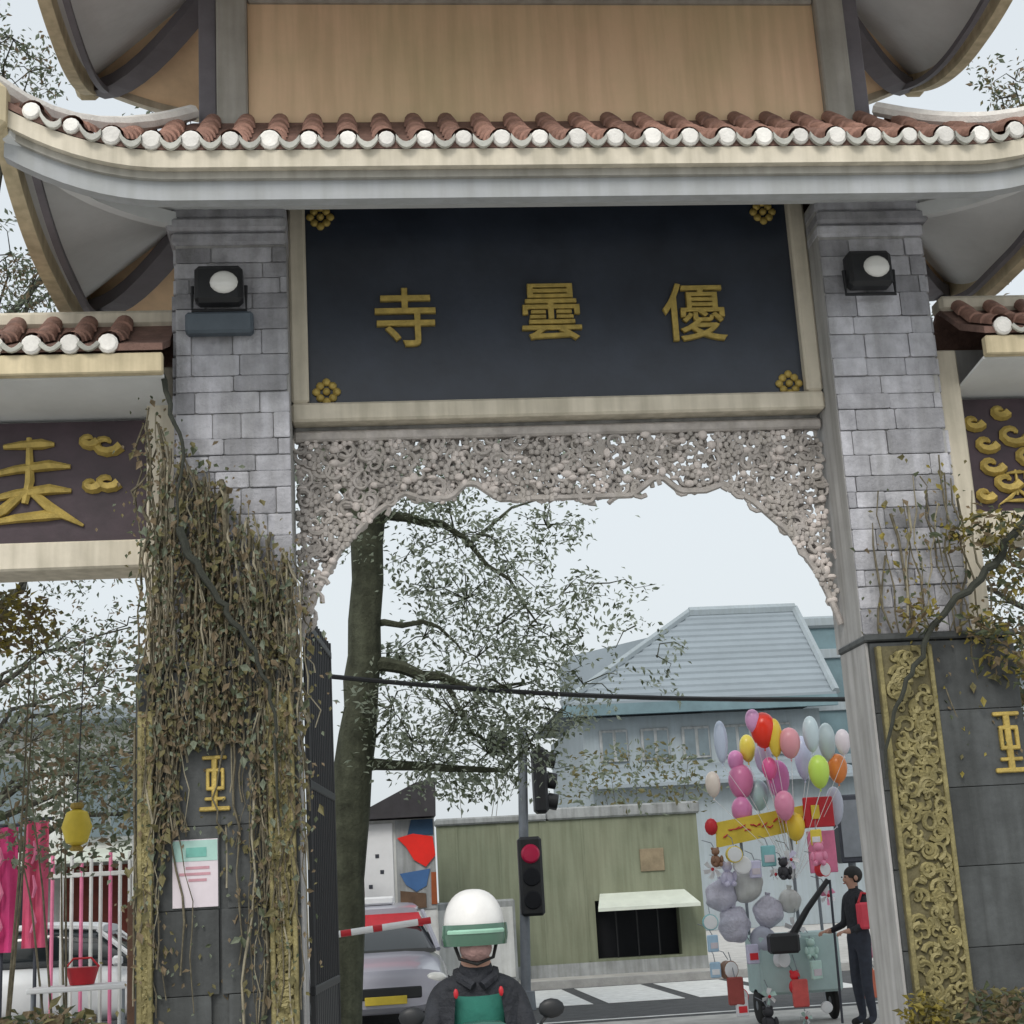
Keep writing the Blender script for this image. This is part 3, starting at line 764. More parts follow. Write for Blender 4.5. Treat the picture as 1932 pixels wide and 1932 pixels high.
br = [([pt(684, 1262), pt(760, 1262), pt(830, 1280), pt(900, 1302), pt(990, 1290)], .10), ([pt(668, 1440), pt(740, 1445), pt(850, 1450), pt(945, 1455), pt(1010, 1400)], .08),
      ([pt(690, 985), pt(760, 975), pt(830, 985), pt(880, 1030), pt(960, 1100), pt(1020, 1180)], .07), ([pt(690, 1180), pt(760, 1172), pt(830, 1180), pt(880, 1240)], .05),
      ([pt(692, 960), pt(620, 880), pt(560, 780)], .12), ([pt(700, 830), pt(820, 700), pt(980, 560)], .10), ([pt(880, 1030), pt(960, 960), pt(1060, 930)], .03), ([pt(830, 1280), pt(900, 1380), pt(960, 1420)], .035),
      ([pt(668, 1470), pt(700, 1400), pt(750, 1350)], .04), ([pt(720, 690), pt(780, 560), pt(800, 400)], .08)]
tree('leaning street tree with thin leafy branches seen through the main opening', tp[0], tp, (.22, .21), br, cl, (LEAFG, LEAFP, LEAFBL, LEAFBL, LEAFBL), 4, L=.085, bark=BARKM)
# tree behind left bay
def offtree(label, base, top, spread, zc_, n, seed, mats, L, lo=2.2, extra=()):
    rr = random.Random(seed); B = V(base); path = [B, B + V((.1, 0, top * .25)), B + V((-.15, .1, top * .5)), B + V((.1, 0, top * .8)), B + V((.2, .1, top))]
    brs, cls = [], []
    for k in range(n):
        a = rr.uniform(0, 6.28); h = rr.uniform(lo, top); ln = spread * rr.uniform(.4, 1)
        s = B + V((0, 0, h * .75)); e = B + V((math.cos(a) * ln, math.sin(a) * ln, h)); m = s.lerp(e, .5) + V((0, 0, .3))
        brs.append(([s, m, e], .06)); cls += [(e, .9, 150), (m.lerp(e, .4), .7, 90)]
    for u, v, y_, rd, ct in extra:
        e = P(u, v, y_); s = B + V((0, 0, e.z * .8)); brs.append(([s, s.lerp(e, .5) + V((0, 0, .3)), e], .05)); cls.append((e, rd, ct))
    return tree(label, base, path, (.26, .07), brs, cls, mats, seed, L=L)
offtree('tall leafy tree standing behind the bay of gilt-stroke plaque', (-6.6, 9.5, 0), 12, 3.4, 6, 30, 31, (LEAFG, LEAFP, LEAFP, LEAFB), .09, 2.6, ((20, 70, 8, .6, 260), (55, 135, 8, .5, 220), (5, 140, 8.5, .5, 220), (20, 480, 8, .5, 220), (60, 540, 8, .5, 240), (20, 575, 8.5, .5, 240), (80, 1230, 8, .8, 300), (180, 1290, 8, .8, 340), (60, 1400, 8, .8, 340), (200, 1450, 8.4, .7, 340), (240, 1180, 8.4, .6, 200)))
offtree('tall leafy tree standing behind the bay of gilt-scroll plaque', (8.2, 8.6, 0), 11, 3.2, 6, 26, 47, (LEAFG, LEAFO, LEAFB, LEAFP), .09, 2.4, ((1915, 150, 8, .5, 220), (1890, 185, 8, .4, 160), (1900, 1050, 8, .7, 260), (1850, 1130, 8, .6, 220)))
# foliage rising over the olive wall
def shrub(name, label, c, rad, n, L, mats, seed, flat=.8, cat='shrub', stems=7):
    rr = random.Random(seed); t = thing(name, label, cat, (c[0], c[1], 0)); mbs = [MB() for _ in mats]; st = MB(); z0 = 0
    for k in range(stems):
        e = V((rr.uniform(-.7, .7) * rad, rr.uniform(-.5, .5) * rad, c[2] + rr.uniform(-.2, .6) * rad)); a = V((e.x * .2, e.y * .2, z0))
        st.tube([a, a.lerp(e, .5) + V((rr.gauss(0, .05), 0, 0)), e], [.014, .010, .004], 5)
    for i, mb in enumerate(mbs): fill_leaves(mb, (0, 0, c[2]), rad, n // len(mats), L, rr, flat)
    st.build('stems', STEM, t)
    for mb, m in zip(mbs, mats): mb.build('foliage', m, t, kind='stuff', fix=False)
    return t
c = P(1200, 1470, 18.5); shrub('garden_tree', 'light green bushy tree rising behind the olive wall', (c.x, c.y, c.z - .1), 1.7, 900, .13, (LEAFP, LEAFO, LEAFP), 51, .5, 'tree', 5)
c = P(880, 1480, 19); shrub('garden_tree', 'grey green bushy tree behind the olive wall beside traffic light', (c.x, c.y, c.z), .9, 260, .12, (LEAFP, LEAFG), 52, .4, 'tree', 3)
# creepers on the pillars
def creeper(label, x0, x1, zt, zb_, yf, nst, nlf, seed, main, mats, rootm, slope=.0, low=0, keep=(), clumps=()):
    rr = random.Random(seed); t = thing('creeper', label, 'climbing plant', ((x0 + x1) / 2, yf, 0)); B = V(((x0 + x1) / 2, yf, 0)); st = MB(); rt = MB()
    tops = []
    for k in range(nst):
        x = rr.uniform(x0, x1); fx = (x - x0) / (x1 - x0); zt_ = zt - slope * fx - abs(rr.gauss(0, .3)); z_b = max(zb_, zt_ - abs(rr.gauss(1.2, .7)) - .4); n = 12; ps = []
        y = yf - rr.uniform(.0, .11) ; dx = 0; ph = rr.uniform(0, 6)
        for j in range(n):
            dx += rr.gauss(0, .028); ps.append(V((x + dx, y - .02 * math.sin(j * 1.3 + ph), zt_ + (z_b - zt_) * j / (n - 1))) - B)
        r = rr.uniform(.004, .012) * (1.8 if rr.random() < .12 else 1); (rt if rr.random() < .3 else st).tube(ps, [r * rr.uniform(.6, 1.3) for _ in ps], 5)
        tops.append(ps)
    for k in range(low):
        x = rr.uniform(x0, x1); z1_ = rr.uniform(2.6, 4.0); z0_ = rr.uniform(.5, z1_ - 1.0); ps = []; dx = 0; ph = rr.uniform(0, 6); y = yf - .13 - rr.uniform(0, .03)
        for j in range(16):
            dx += rr.gauss(0, .022); ps.append(V((min(max(x + dx, x0 - .03), x1 + .03), y - .012 * math.sin(j + ph), z1_ + (z0_ - z1_) * j / 15)) - B)
        if any(a < x + .02 and x - .02 < c for a, c, d, e in keep):
            zk = max(e for a, c, d, e in keep if a < x + .02 and x - .02 < c)
            if z1_ > zk + .3: ps = [V((p_.x, p_.y, max(p_.z, zk + rr.uniform(0, .02)))) for p_ in ps if p_.z > zk - .3][:16]
            else: continue
            if len(ps) < 3: continue
        r = rr.uniform(.003, .009); (rt if rr.random() < .25 else st).tube(ps, [r * rr.uniform(.6, 1.3) for _ in ps], 5); tops.append(ps)
    st.build('stems', STEM, t, smooth=True); rt.build('aerial_roots', rootm, t, smooth=True)
    for pts, r in main:
        q = []
        for a, c in zip(pts[:-1], pts[1:]):
            for j in range(4): q.append(a.lerp(c, j / 4) + V((rr.gauss(0, .012), 0, rr.gauss(0, .012))) - B)
        q.append(pts[-1] - B); MB().tube(q, [r * (1 - .8 * i / len(q)) for i in range(len(q))], 7).build('main_stem', STEMD, t, smooth=True)
    mbs = [MB() for _ in mats]
    for _ in range(nlf):
        ps = rr.choice(tops); p = rr.choice(ps) + V((rr.gauss(0, .07), rr.uniform(-.07, .03), rr.gauss(0, .1)))
        w_ = p + B
        if any(a < w_.x < c and d < w_.z < e for a, c, d, e in keep) and rr.random() < .93: continue
        l = rr.uniform(.025, .05) * (2.0 if rr.random() < .18 else 1); rr.choice(mbs).leaf(p, V((rr.gauss(0, .6), -.5, rr.gauss(-1, .6))), V((rr.gauss(0, .5), -1, rr.gauss(.4, .5))), l, l * .55)
    for c, rad, n in clumps:
        for mb in mbs: fill_leaves(mb, c - B, rad, n // len(mbs), .075, rr, 1.0)
    for mb, m in zip(mbs, mats): mb.build('leaves', m, t, kind='stuff', fix=False)
    return t
q = lambda u, v: P(u, v, -.30)
creeper('dense brown creeper hanging over the pillar beside gilt-stroke plaque', -3.02, -1.98, 5.1, .5, -.06, 120, 5200, 61,
        [([q(335, 1000), q(362, 1050), q(395, 1100), q(430, 1160), q(470, 1210), q(505, 1290), q(522, 1400), q(530, 1560)], .030), ([q(300, 700), q(325, 780), q(345, 860), q(335, 1000)], .022)], (LEAFG, LEAFB, LEAFO, LEAFB, LEAFO, LEAFP), ROOT, 1.15, 110, ((-2.84, -2.50, 1.6, 2.1), (-2.75, -2.35, 2.2, 2.66)))
creeper('thin creeper with slanting dark branch on the pillar beside gilt-scroll plaque', 2.08, 2.95, 4.35, 2.3, -.06, 16, 420, 62,
        [([q(2010, 880), q(1960, 940), q(1900, 1030), q(1850, 1090), q(1790, 1140), q(1750, 1200), q(1720, 1270), q(1690, 1330), q(1676, 1400), q(1672, 1470)], .038)], (LEAFG, LEAFO, LEAFB, LEAFY), ROOT, -.3,
        clumps=((q(1885, 1000), .20, 170), (q(1850, 1180), .15, 90), (q(1920, 1090), .16, 110), (q(1810, 1010), .12, 60), (q(1905, 1230), .22, 170), (q(1740, 1160), .14, 60)))
# shrubs at the feet of the gate and inside the side bays
c = P(70, 1935, -.9); shrub('shrub', 'dark olive shrub at foot of the vine-covered pillar', (c.x, c.y, c.z - .14), .45, 900, .09, (LEAFO, LEAFB, LEAFG), 71, .5)
c = P(1880, 1890, -.7); shrub('shrub', 'dark olive shrub at foot of the wide gilded band', (c.x + .1, c.y, c.z - .12), .36, 700, .08, (LEAFO, LEAFB, LEAFG), 72, .6)
c = P(1745, 1890, -.45); shrub('shrub', 'small yellow leaved shrub under the wide gilded band', (c.x, c.y, c.z - .08), .16, 240, .07, (LEAFY, LEAFO), 73, .9)
c = P(30, 1175, 2.0); shrub('garden_tree', 'yellow leaved small tree under the gilt-stroke plaque', (c.x - .1, c.y, c.z), .45, 700, .08, (LEAFY, LEAFO, LEAFB), 74, .6, 'tree', 3)
c = P(1900, 1330, 2.2); shrub('garden_tree', 'brown and olive leaved small tree under gilt-scroll plaque', (c.x + .15, c.y, c.z - .3), .85, 2600, .09, (LEAFO, LEAFB, LEAFG), 75, 1.3, 'tree', 4)
c = P(140, 1420, 4.5); shrub('garden_tree', 'grey green small tree behind the opening beside pink banners', (c.x, c.y, c.z), 1.3, 2600, .09, (LEAFG, LEAFP, LEAFB, LEAFP), 76, .9, 'tree', 4)

# ------------------------------------------------------------------ far buildings
WY = 17.6
wl = thing('olive_wall', 'plain olive rendered wall building with grey coping across the road', 'wall', (3, WY, 0))
x0, x1 = P(822, 1520, WY).x - 3, P(1312, 1520, WY).x - 3; zt = P(1100, 1545, WY).z
wa, wb = P(1122, 1700, WY), P(1288, 1800, WY)
wx0, wx1, wz0, wz1 = wa.x - 3, wb.x - 3, wb.z, wa.z
mw = MB().box(x0, wx0, 0, .3, 0.1, zt).box(wx1, x1, 0, .3, 0.1, zt).box(wx0, wx1, 0, .3, .1, wz0).box(wx0, wx1, 0, .3, wz1, zt)
mw.build('wall_panel', OLIVEW, wl)
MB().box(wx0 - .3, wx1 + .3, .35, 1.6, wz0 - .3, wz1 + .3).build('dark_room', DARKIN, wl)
xm = P(1030, 1520, WY).x - 3
MB().bbox(xm, x1 + .06, -.07, .37, zt + .002, zt + .22, .03).build('coping', CAPGREY, wl)
MB().bbox(x0 - .03, xm - .01, -.07, .37, zt + .002, zt + .13, .03).build('coping', CAPGREY, wl)
MB().box(x0, x1, -.02, -.001, .12, .34).build('plinth', CAPGREY, wl)
for k in range(4):
    x = x0 + .35 + k * (wx0 - x0 - .5) / 3
    MB().bbox(x - .02, x + .02, -.012, -.001, .36, zt - .02, .004).build('render_joint', OLIVEW, wl)
mg = MB()
for k in range(1, 4): mg.box(wx0 + (wx1 - wx0) * k / 4 - .012, wx0 + (wx1 - wx0) * k / 4 + .012, .1, .125, wz0, wz1)
mg.build('window_bar', BLACK, wl)
aw = tag(MB().slab([[V((wx0 - .05, -.72, wz1 - .12)), V((wx1 + .25, -.72, wz1 - .12))], [V((wx0 + .1, -.004, wz1 + .12)), V((wx1 + .12, -.004, wz1 + .12))]], .06).build('awning', AWN), 'pale sheet awning over the dark window of olive wall', 'awning'); aw.location = (3, WY, 0)
bp = P(1230, 1622, WY); tag(MB().bbox(bp.x - .22, bp.x + .22, WY - .03, WY - .004, bp.z - .2, bp.z + .2, .02).build('wall_patch', mat('wall_plate', (.25, .2, .13), .8, .25)), 'small brown plate fixed on olive wall above the awning', 'plate')
# hip roofed building far behind
HY = 46.0
hb = thing('hip_roofed_building', 'pale blue-grey building with big hipped roof beyond the olive wall', 'building', (P(1320, 1330, HY).x, HY, 0)); ox = hb.location.x
g = lambda u, v, y=HY: (lambda p: (p.x - ox, p.z))(P(u, v, y))
ex0, ez = g(1062, 1332); ex1, _ = g(1580, 1325); rx0, rz = g(1300, 1160, HY + 5); rx1, _ = g(1500, 1155, HY + 5)
nseg = 14
for k in range(nseg):                                     # roof courses, each its own sheet
    a, c2 = k / nseg, (k + 1) / nseg
    lp = lambda t: (V((ex0 + (rx0 - ex0) * t, 5 * t, ez + (rz - ez) * t)), V((ex1 + (rx1 - ex1) * t, 5 * t, ez + (rz - ez) * t)))
    p, q2 = lp(a), lp(c2 + .004)
    MB().slab([[p[0] + V((0, 0, .10)), p[1] + V((0, 0, .10))], [q2[0], q2[1]]], .1).build('roof_course', BROOF, hb)
for pts in ([(ex0, 0, ez), (rx0, 5, rz), (ex0, 12, ez)], [(ex1, 0, ez), (rx1, 5, rz), (ex1, 12, ez)]):
    MB().add([V(p_) for p_ in pts], [(0, 1, 2)]).build('hip_face', BROOF, hb)
MB().add([V((ex0, 12, ez)), V((ex1, 12, ez)), V((rx1, 5, rz)), V((rx0, 5, rz))], [(0, 1, 2, 3)]).build('hip_face', BROOF, hb)
MB().tube([V((rx0, 5, rz + .1)), V((rx1, 5, rz + .1))], .22, 6).build('ridge', BWALL, hb)
for a_, c_ in (((ex0, 0, ez), (rx0, 5, rz)), ((ex1, 0, ez), (rx1, 5, rz))): MB().tube([V(a_) + V((0, 0, .1)), V(c_) + V((0, 0, .1))], .16, 6).build('hip', BWALL, hb)
MB().box(ex0, ex1, -.1, .12, ez - .42, ez - .01).build('eave_board', BTEAL, hb)
MB().box(ex0 + .8, ex1 - .5, .8, 11, 0, ez - .42).build('wall', BWALL, hb)
for k in range(5):
    xa = ex0 + 1.4 + k * (ex1 - ex0 - 2.6) / 5; wdt = (ex1 - ex0 - 2.6) / 5 * .68
    f0 = MB().bbox(xa, xa + wdt, .70, .80, ez - 2.1, ez - .9, .03).build('window', CAPGREY, hb)
    for j in range(2): MB().box(xa + .1 + j * wdt * .48, xa + wdt * .46 + j * wdt * .48, .68, .699, ez - 2.0, ez - 1.0).build('pane', BWIN, f0)
wx0_, wz_ = g(1076, 1238, HY + 7); wx1_, wz2_ = g(1310, 1182, HY + 7)
MB().add([V((wx0_, 7, 0)), V((wx1_, 7, 0)), V((wx1_, 7, wz2_)), V((wx0_, 7, wz_)), V((wx0_, 11, 0)), V((wx1_, 11, 0)), V((wx1_, 11, wz2_)), V((wx0_, 11, wz_))], [(0, 1, 2, 3), (4, 7, 6, 5), (0, 4, 5, 1), (1, 5, 6, 2), (2, 6, 7, 3), (3, 7, 4, 0)]).build('rear_wing', BROOF, hb)
lz = g(1300, 1500)[1]
MB().slab([[V((ex0 + .2, -3.5, ez - 3.2)), V((ex1, -3.5, ez - 3.2))], [V((ex0 + .8, .79, ez - 2.3)), V((ex1 - .5, .79, ez - 2.3))]], .12).build('lower_roof', BROOF, hb)
MB().box(ex0 + .5, ex1 - .3, -2.8, .78, 0, ez - 3.0).build('lower_wall', BWALL, hb)
# teal block beside it
a, c2 = P(1512, 1172, 50), P(1620, 1172, 50)
tb = thing('teal_block', 'narrow teal glazed block behind the hipped roof', 'building', (a.x, 52, 0))
MB().box(0, 7, 0, 6, 0, a.z).build('wall', BTEAL, tb); MB().bbox(-.2, 7.2, -.2, 6.2, a.z, a.z + .5, .1).build('parapet', BWALL, tb)
for k in range(6):
    MB().bbox(.1, 6.9, -.12, -.005, a.z - 2.2 * k - 1.3, a.z - 2.2 * k - .9, .03).build('floor_band', BWALL, tb)
# shop house behind the left bay
sh = thing('shop_house', 'pale grey shop house with shutters across the road behind pink banners', 'building', (-9.5, 18.2, 0))
MB().box(-6, 6.3, 0, 6, .1, 5.0).build('wall', WHITED, sh); MB().bbox(-6.1, 6.4, -.6, 6, 5.0, 5.3, .05).build('roof', BROOF, sh)
for k in range(6):
    x = -5.3 + k * 2.0
    f0 = MB().bbox(x, x + 1.3, -.06, -.004, 2.9, 4.5, .03).build('window', CAPGREY, sh); MB().box(x + .1, x + .62, -.075, -.062, 3.0, 4.4).build('pane', BWIN, f0); MB().box(x + .68, x + 1.2, -.075, -.062, 3.0, 4.4).build('pane', BWIN, f0)
    s0 = MB().box(x - .2, x + 1.5, -.03, -.004, .12, 2.5).build('shutter', DSTEEL if k % 2 else BROWNR, sh)
MB().slab([[V((-6, -1.6, 2.55)), V((6.3, -1.6, 2.55))], [V((-6, -.01, 2.8)), V((6.3, -.01, 2.8))]], .04).build('canopy', AWN, sh)
sh2 = thing('corner_house', 'grey house with tin roof across the road behind gilt-scroll plaque bay', 'building', (17, 19, 0))
MB().box(-7, 6, 0, 6, .1, 5.5).build('wall', BWALL, sh2); MB().bbox(-7.1, 6.1, -.5, 6.1, 5.5, 5.8, .05).build('roof', BROOF, sh2)
for k in range(4): MB().box(-6 + k * 2.6, -4.6 + k * 2.6, -.03, -.004, 1.0, 2.6).build('window', BWIN, sh2)

# ------------------------------------------------------------------ kiosk
KY = 14.6
a, c2 = P(682, 1550, KY), P(826, 1720, KY)
kk = thing('poster_kiosk', 'small street kiosk with dark pitched roof and bright red and blue posters', 'kiosk', (a.x, KY, 0)); W = c2.x - a.x; zt = a.z; zl = c2.z
MB().box(0, W, 0, 1.4, 0, zt).build('body', WHITED, kk)
MB().prism([(-.25, zt + .02), (W + .02, zt + .02), (W + .04, zt + .62), (W - .28, zt + .56)], -.25, 1.6).build('roof', BROOFD, kk)
MB().bbox(.0, W * .42, -.03, -.002, zl + .1, zt - .05, .01).build('white_panel', WHITE, kk)
def blob(pts, nm, m, y, par): MB().prism(pts, y, y + .012).build(nm, m, par)
h = zt - zl
MB().box(W * .46, W * .99, -.02, -.002, zl + .05, zt - .02).build('poster_ground', CAPGREY, kk)
pp = lambda fx, fz: (W * fx, zl + h * fz)
blob([pp(.62, .82), pp(.98, .82), pp(.98, .99), pp(.68, .99)], 'poster_patch', NAVYP, -.035, kk)
blob([pp(.48, .80), pp(.70, .84), pp(.97, .80), pp(1.0, .60), pp(.86, .48), pp(.7, .56), pp(.6, .7)], 'poster_patch', REDB, -.05, kk)
blob([pp(.5, .42), pp(.92, .46), pp(.86, .28), pp(.72, .22), pp(.58, .3)], 'poster_patch', BLUEP, -.036, kk)
blob([pp(.92, .08), pp(1.0, .08), pp(1.0, .42), pp(.93, .42)], 'poster_patch', mat('rust_red', (.28, .07, .02), .6), -.037, kk)
blob([pp(.5, .05), pp(.85, .05), pp(.85, .2), pp(.5, .24)], 'poster_patch', WOOD, -.037, kk)
for fx, fz in ((.2, .62), (.1, .3), (.26, .45)): MB().box(W * fx - .03, W * fx + .03, -.036, -.031, zl + h * fz - .03, zl + h * fz + .03).build('panel_mark', DSTEEL, kk)
a = P(668, 1600, 13.5); rc = tag(MB().bbox(a.x - .16, a.x + .14, 13.4, 13.8, 0, a.z + .1, .03).build('red_cabinet', BROWNR), 'brown-red cabinet beside the white kiosk panel', 'cabinet')

# ------------------------------------------------------------------ traffic light
TY = 12.0
a = P(985, 1372, TY); b2 = P(984, 1900, TY)
tl = thing('traffic_light', 'dark traffic light pole with red signal lit beside olive wall', 'traffic light', (P(985, 1740, TY).x, TY, 0)); tx = tl.location.x
off = lambda u, v: P(u, v, TY).x - tx
MB().tube([(0, 0, 0), (0.0, 0, .25), (0, 0, .26), (off(985, 1372), 0, a.z)], [.14, .13, .075, .07], 10).build('pole', STEEL, tl, smooth=True)
cz = P(995, 1612, TY).z; cx = off(997, 1612)
hs_ = MB().bbox(cx - .17, cx + .17, -.28, -.06, cz - .86, cz + .24, .04).build('signal_housing', BLACK, tl)
MB().lathe([(.13, 0), (.13, .03), (.11, .045), (.04, .055)], (cx, -.315, cz), 18, 'y').build('lens', CRIM, hs_, smooth=True) if False else None
lens = MB().lathe([(.05, -.335), (.11, -.325), (.135, -.29), (.135, -.27)], (cx, 0, cz), 20, 'y').build('red_lens', mat('red_lamp', (.36, .01, .05), .3, .05, 4, emit=.12), hs_, smooth=True)
for k in (1, 2): MB().lathe([(.05, -.315), (.115, -.31), (.13, -.29), (.13, -.27)], (cx, 0, cz - .32 * k), 20, 'y').build('dark_lens', DARKIN, hs_, smooth=True)
ca = P(1012, 1470, TY); sx_ = ca.x - tx
h2 = MB().bbox(sx_ - .06, sx_ + .14, -.22, .12, ca.z - .5, ca.z + .45, .05).build('signal_housing', BLACK, tl)
for k in range(3): MB().tube([(sx_ + .14, -.05, ca.z + .28 - .3 * k), (sx_ + .28, -.05, ca.z + .25 - .3 * k)], .12, 10).build('visor', BLACK, h2, smooth=True)
cb = P(940, 1400, TY); MB().bbox(cb.x - tx - .16, cb.x - tx + .13, -.12, .14, cb.z - .18, cb.z + .14, .05).build('signal_box', BLACK, tl)
MB().tube([(cb.x - tx, 0, cb.z - .1), (0.03, 0, cb.z - .3)], .03, 6).build('arm', BLACK, tl)

# ------------------------------------------------------------------ cable
ca0, cb0 = P(560, 1276, 7.2), P(1590, 1326, 7.2)
dirx = (cb0 - ca0).normalized()
for sgn, end, lab in ((-1, ca0, 'slim concrete utility pole behind the vine-covered pillar'), (1, cb0, 'slim concrete utility pole behind the balloon seller and grey pillar')):
    pos = end + dirx * (sgn * (1.1 if sgn < 0 else 1.0))
    up = thing('utility_pole', lab, 'pole', (pos.x, pos.y, 0)); MB().tube([(0, 0, 0), (0, 0, 7.5)], [.14, .09], 10).build('shaft', CAPGREY, up, smooth=True); MB().bbox(-.5, .5, -.05, .05, 7.0, 7.12, .01).build('cross_arm', DSTEEL, up)
A, C2 = ca0 - dirx * 1.1, cb0 + dirx * 1.0
tag(MB().tube([A.lerp(C2, k / 20) + V((0, 0, -.16 * math.sin(math.pi * k / 20) + .1)) for k in range(21)], .028, 6).build('overhead_cable', BLACK, smooth=True), 'thick dark overhead cable crossing the main opening', 'cable')

# ------------------------------------------------------------------ vehicles
def wheel(parent, c, r, w, axis='x'):
    ty = MB(); ring = []
    o = MB().lathe([(r * .62, -w / 2), (r * .9, -w / 2), (r, -w * .3), (r, w * .3), (r * .9, w / 2), (r * .62, w / 2)], c, 20, axis).build('wheel', BLACKR, parent, smooth=True)
    MB().lathe([(r * .1, -w * .52), (r * .6, -w * .46), (r * .6, w * .46), (r * .1, w * .52)], c, 14, axis).build('rim', STEEL, o, smooth=True)
    return o
def scooter(label, loc, rz, paint, seat=BLACKR, group=None, crate=None):
    """front of the machine points to -y"""
    t = thing('scooter', label, 'scooter', loc, rz, group)
    wheel(t, (0, -.62, .24), .24, .09); wheel(t, (0, .62, .24), .24, .11)
    def loft(secs, nm, m):
        mb = MB(); n = 12; vs = []; fs = []
        for (y, z, w, h) in secs:
            for k in range(n):
                a = 2 * math.pi * k / n; vs.append((w * math.copysign(abs(math.cos(a)) ** .7, math.cos(a)), y, z + h * math.copysign(abs(math.sin(a)) ** .7, math.sin(a))))
        for i in range(len(secs) - 1):
            for k in range(n): q = i * n + k; q2 = i * n + (k + 1) % n; fs.append((q, q2, q2 + n, q + n))
        fs += [tuple(range(n)), tuple((len(secs) - 1) * n + k for k in range(n))]
        return mb.add(vs, fs).build(nm, m, t, smooth=True)
    loft([(-.52, .62, .10, .06), (-.56, .72, .19, .22), (-.46, .78, .22, .26), (-.40, .74, .20, .24), (-.38, .7, .15, .2)], 'front_shield', paint)
    loft([(-.84, .44, .03, .02), (-.78, .50, .07, .03), (-.6, .53, .075, .03), (-.4, .46, .06, .03)], 'front_fender', paint)
    loft([(-.40, .34, .17, .05), (0, .32, .18, .05), (.1, .36, .16, .08)], 'footboard', BLACKR)
    loft([(.02, .45, .12, .14), (.2, .52, .17, .18), (.6, .60, .17, .16), (.92, .70, .08, .06)], 'rear_body', paint)
    loft([(-.02, .74, .10, .04), (.15, .77, .15, .055), (.5, .79, .15, .06), (.85, .83, .10, .05)], 'seat', seat)
    MB().tube([(0, -.62, .24), (0, -.5, .6), (0, -.40, .98)], .035, 8).build('steering_column', DSTEEL, t)
    loft([(-.56, 1.0, .06, .05), (-.50, 1.02, .13, .08), (-.40, 1.03, .12, .07), (-.34, 1.02, .05, .03)], 'headset', paint)
    MB().ball((0, -.56, 1.0), .08, .03, .055, 12, 6).build('headlight', LENS, t, smooth=True)
    MB().tube([(-.34, -.30, 1.03), (-.2, -.40, 1.03), (0, -.42, 1.02), (.2, -.40, 1.03), (.34, -.30, 1.03)], .014, 8).build('handlebar', DSTEEL, t, smooth=True)
    for s in (-1, 1):
        MB().tube([(s * .24, -.375, 1.03), (s * .35, -.295, 1.03)], .02, 8).build('grip', BLACKR, t, smooth=True)
        m_ = MB().ball((s * .29, -.42, 1.13), .055, .018, .04, 10, 6).build('mirror', BLACK, t, smooth=True)
        MB().tube([(s * .22, -.39, 1.03), (s * .25, -.41, 1.08), (s * .29, -.41, 1.12)], .007, 6).build('mirror_stalk', BLACK, m_)
    MB().bbox(-.07, .07, .9, .93, .58, .66, .01).build('tail_lamp', CRIM, t)
    return t
scooter('dark green scooter under the rider with white helmet', (P(890, 1850, -3.3).x, -3.45, 0), 0, GLASSG)
def car(label, loc, rz, paint, plate=None):
    """front towards -y"""
    t = thing('car', label, 'car', loc, rz); n = 20
    def ring(y, w, z0, z1, rr_=.5):
        out = []
        for k in range(n):
            a = 2 * math.pi * (k + .5) / n; c, s = math.cos(a), math.sin(a)
            out.append(V((w * math.copysign(abs(c) ** rr_, c), y, (z0 + z1) / 2 + (z1 - z0) / 2 * math.copysign(abs(s) ** rr_, s))))
        return out
    def loft(rs, nm, m):
        vs = [p for r in rs for p in r]; fs = [(i * n + k, i * n + (k + 1) % n, (i + 1) * n + (k + 1) % n, (i + 1) * n + k) for i in range(len(rs) - 1) for k in range(n)]
        fs += [tuple(range(n)), tuple((len(rs) - 1) * n + k for k in range(n))]; return MB().add(vs, fs).build(nm, m, t, smooth=True)
    loft([ring(-2.1, .62, .32, .62), ring(-2.0, .8, .24, .76), ring(-1.3, .87, .2, .9), ring(-.9, .88, .2, .97), ring(1.3, .88, .2, .99), ring(1.9, .84, .24, .96), ring(2.08, .7, .35, .85)], 'body', paint)
    cabin = loft([ring(-1.0, .76, .9, .98), ring(-.35, .68, .9, 1.46), ring(.3, .66, .9, 1.53), ring(1.2, .65, .9, 1.48), ring(1.75, .70, .9, 1.0)], 'cabin', CARGLASS)
    loft([ring(-.42, .58, 1.40, 1.50), ring(-.2, .62, 1.42, 1.535), ring(.4, .63, 1.46, 1.57), ring(1.15, .6, 1.42, 1.53), ring(1.3, .55, 1.40, 1.48)], 'roof', paint)
    for s in (-1, 1):
        MB().tube([(s * .79, -.98, .95), (s * .655, -.36, 1.44)], .035, 6).build('pillar', paint, t); MB().tube([(s * .70, 1.7, .98), (s * .63, 1.25, 1.44)], .05, 6).build('pillar', paint, t)
        MB().ball((s * .62, -2.0, .64), .16, .08, .07, 12, 6).build('headlight', LENS, t, smooth=True)
        MB().bbox(*sorted((s * .87, s * 1.02)), -.75, -.62, .95, 1.08, .03).build('mirror', paint, t)
        for y in (-1.3, 1.3): wheel(t, (s * .80, y, .32), .32, .2)
    MB().bbox(-.45, .45, -2.115, -2.05, .42, .56, .02).build('grille', BLACK, t); MB().bbox(-.26, .26, -2.14, -2.118, .36, .46, .005).build('number_plate', plate or WHITE, t)
    return t
pc = P(705, 1800, 11.3); c1 = car('pale lavender grey taxi with red screen strip and yellow plate behind the leaning tree', (pc.x, 11.4, 0), .06, mat('lavender_car_paint', (.36, .36, .42), .3, .06, 2, coat=.6), YEL)
MB().slab([[V((-.60, -.42, 1.43)), V((.60, -.42, 1.43))], [V((-.64, -.62, 1.28)), V((.64, -.62, 1.28))]], .03).build('red_screen_strip', REDP, c1)
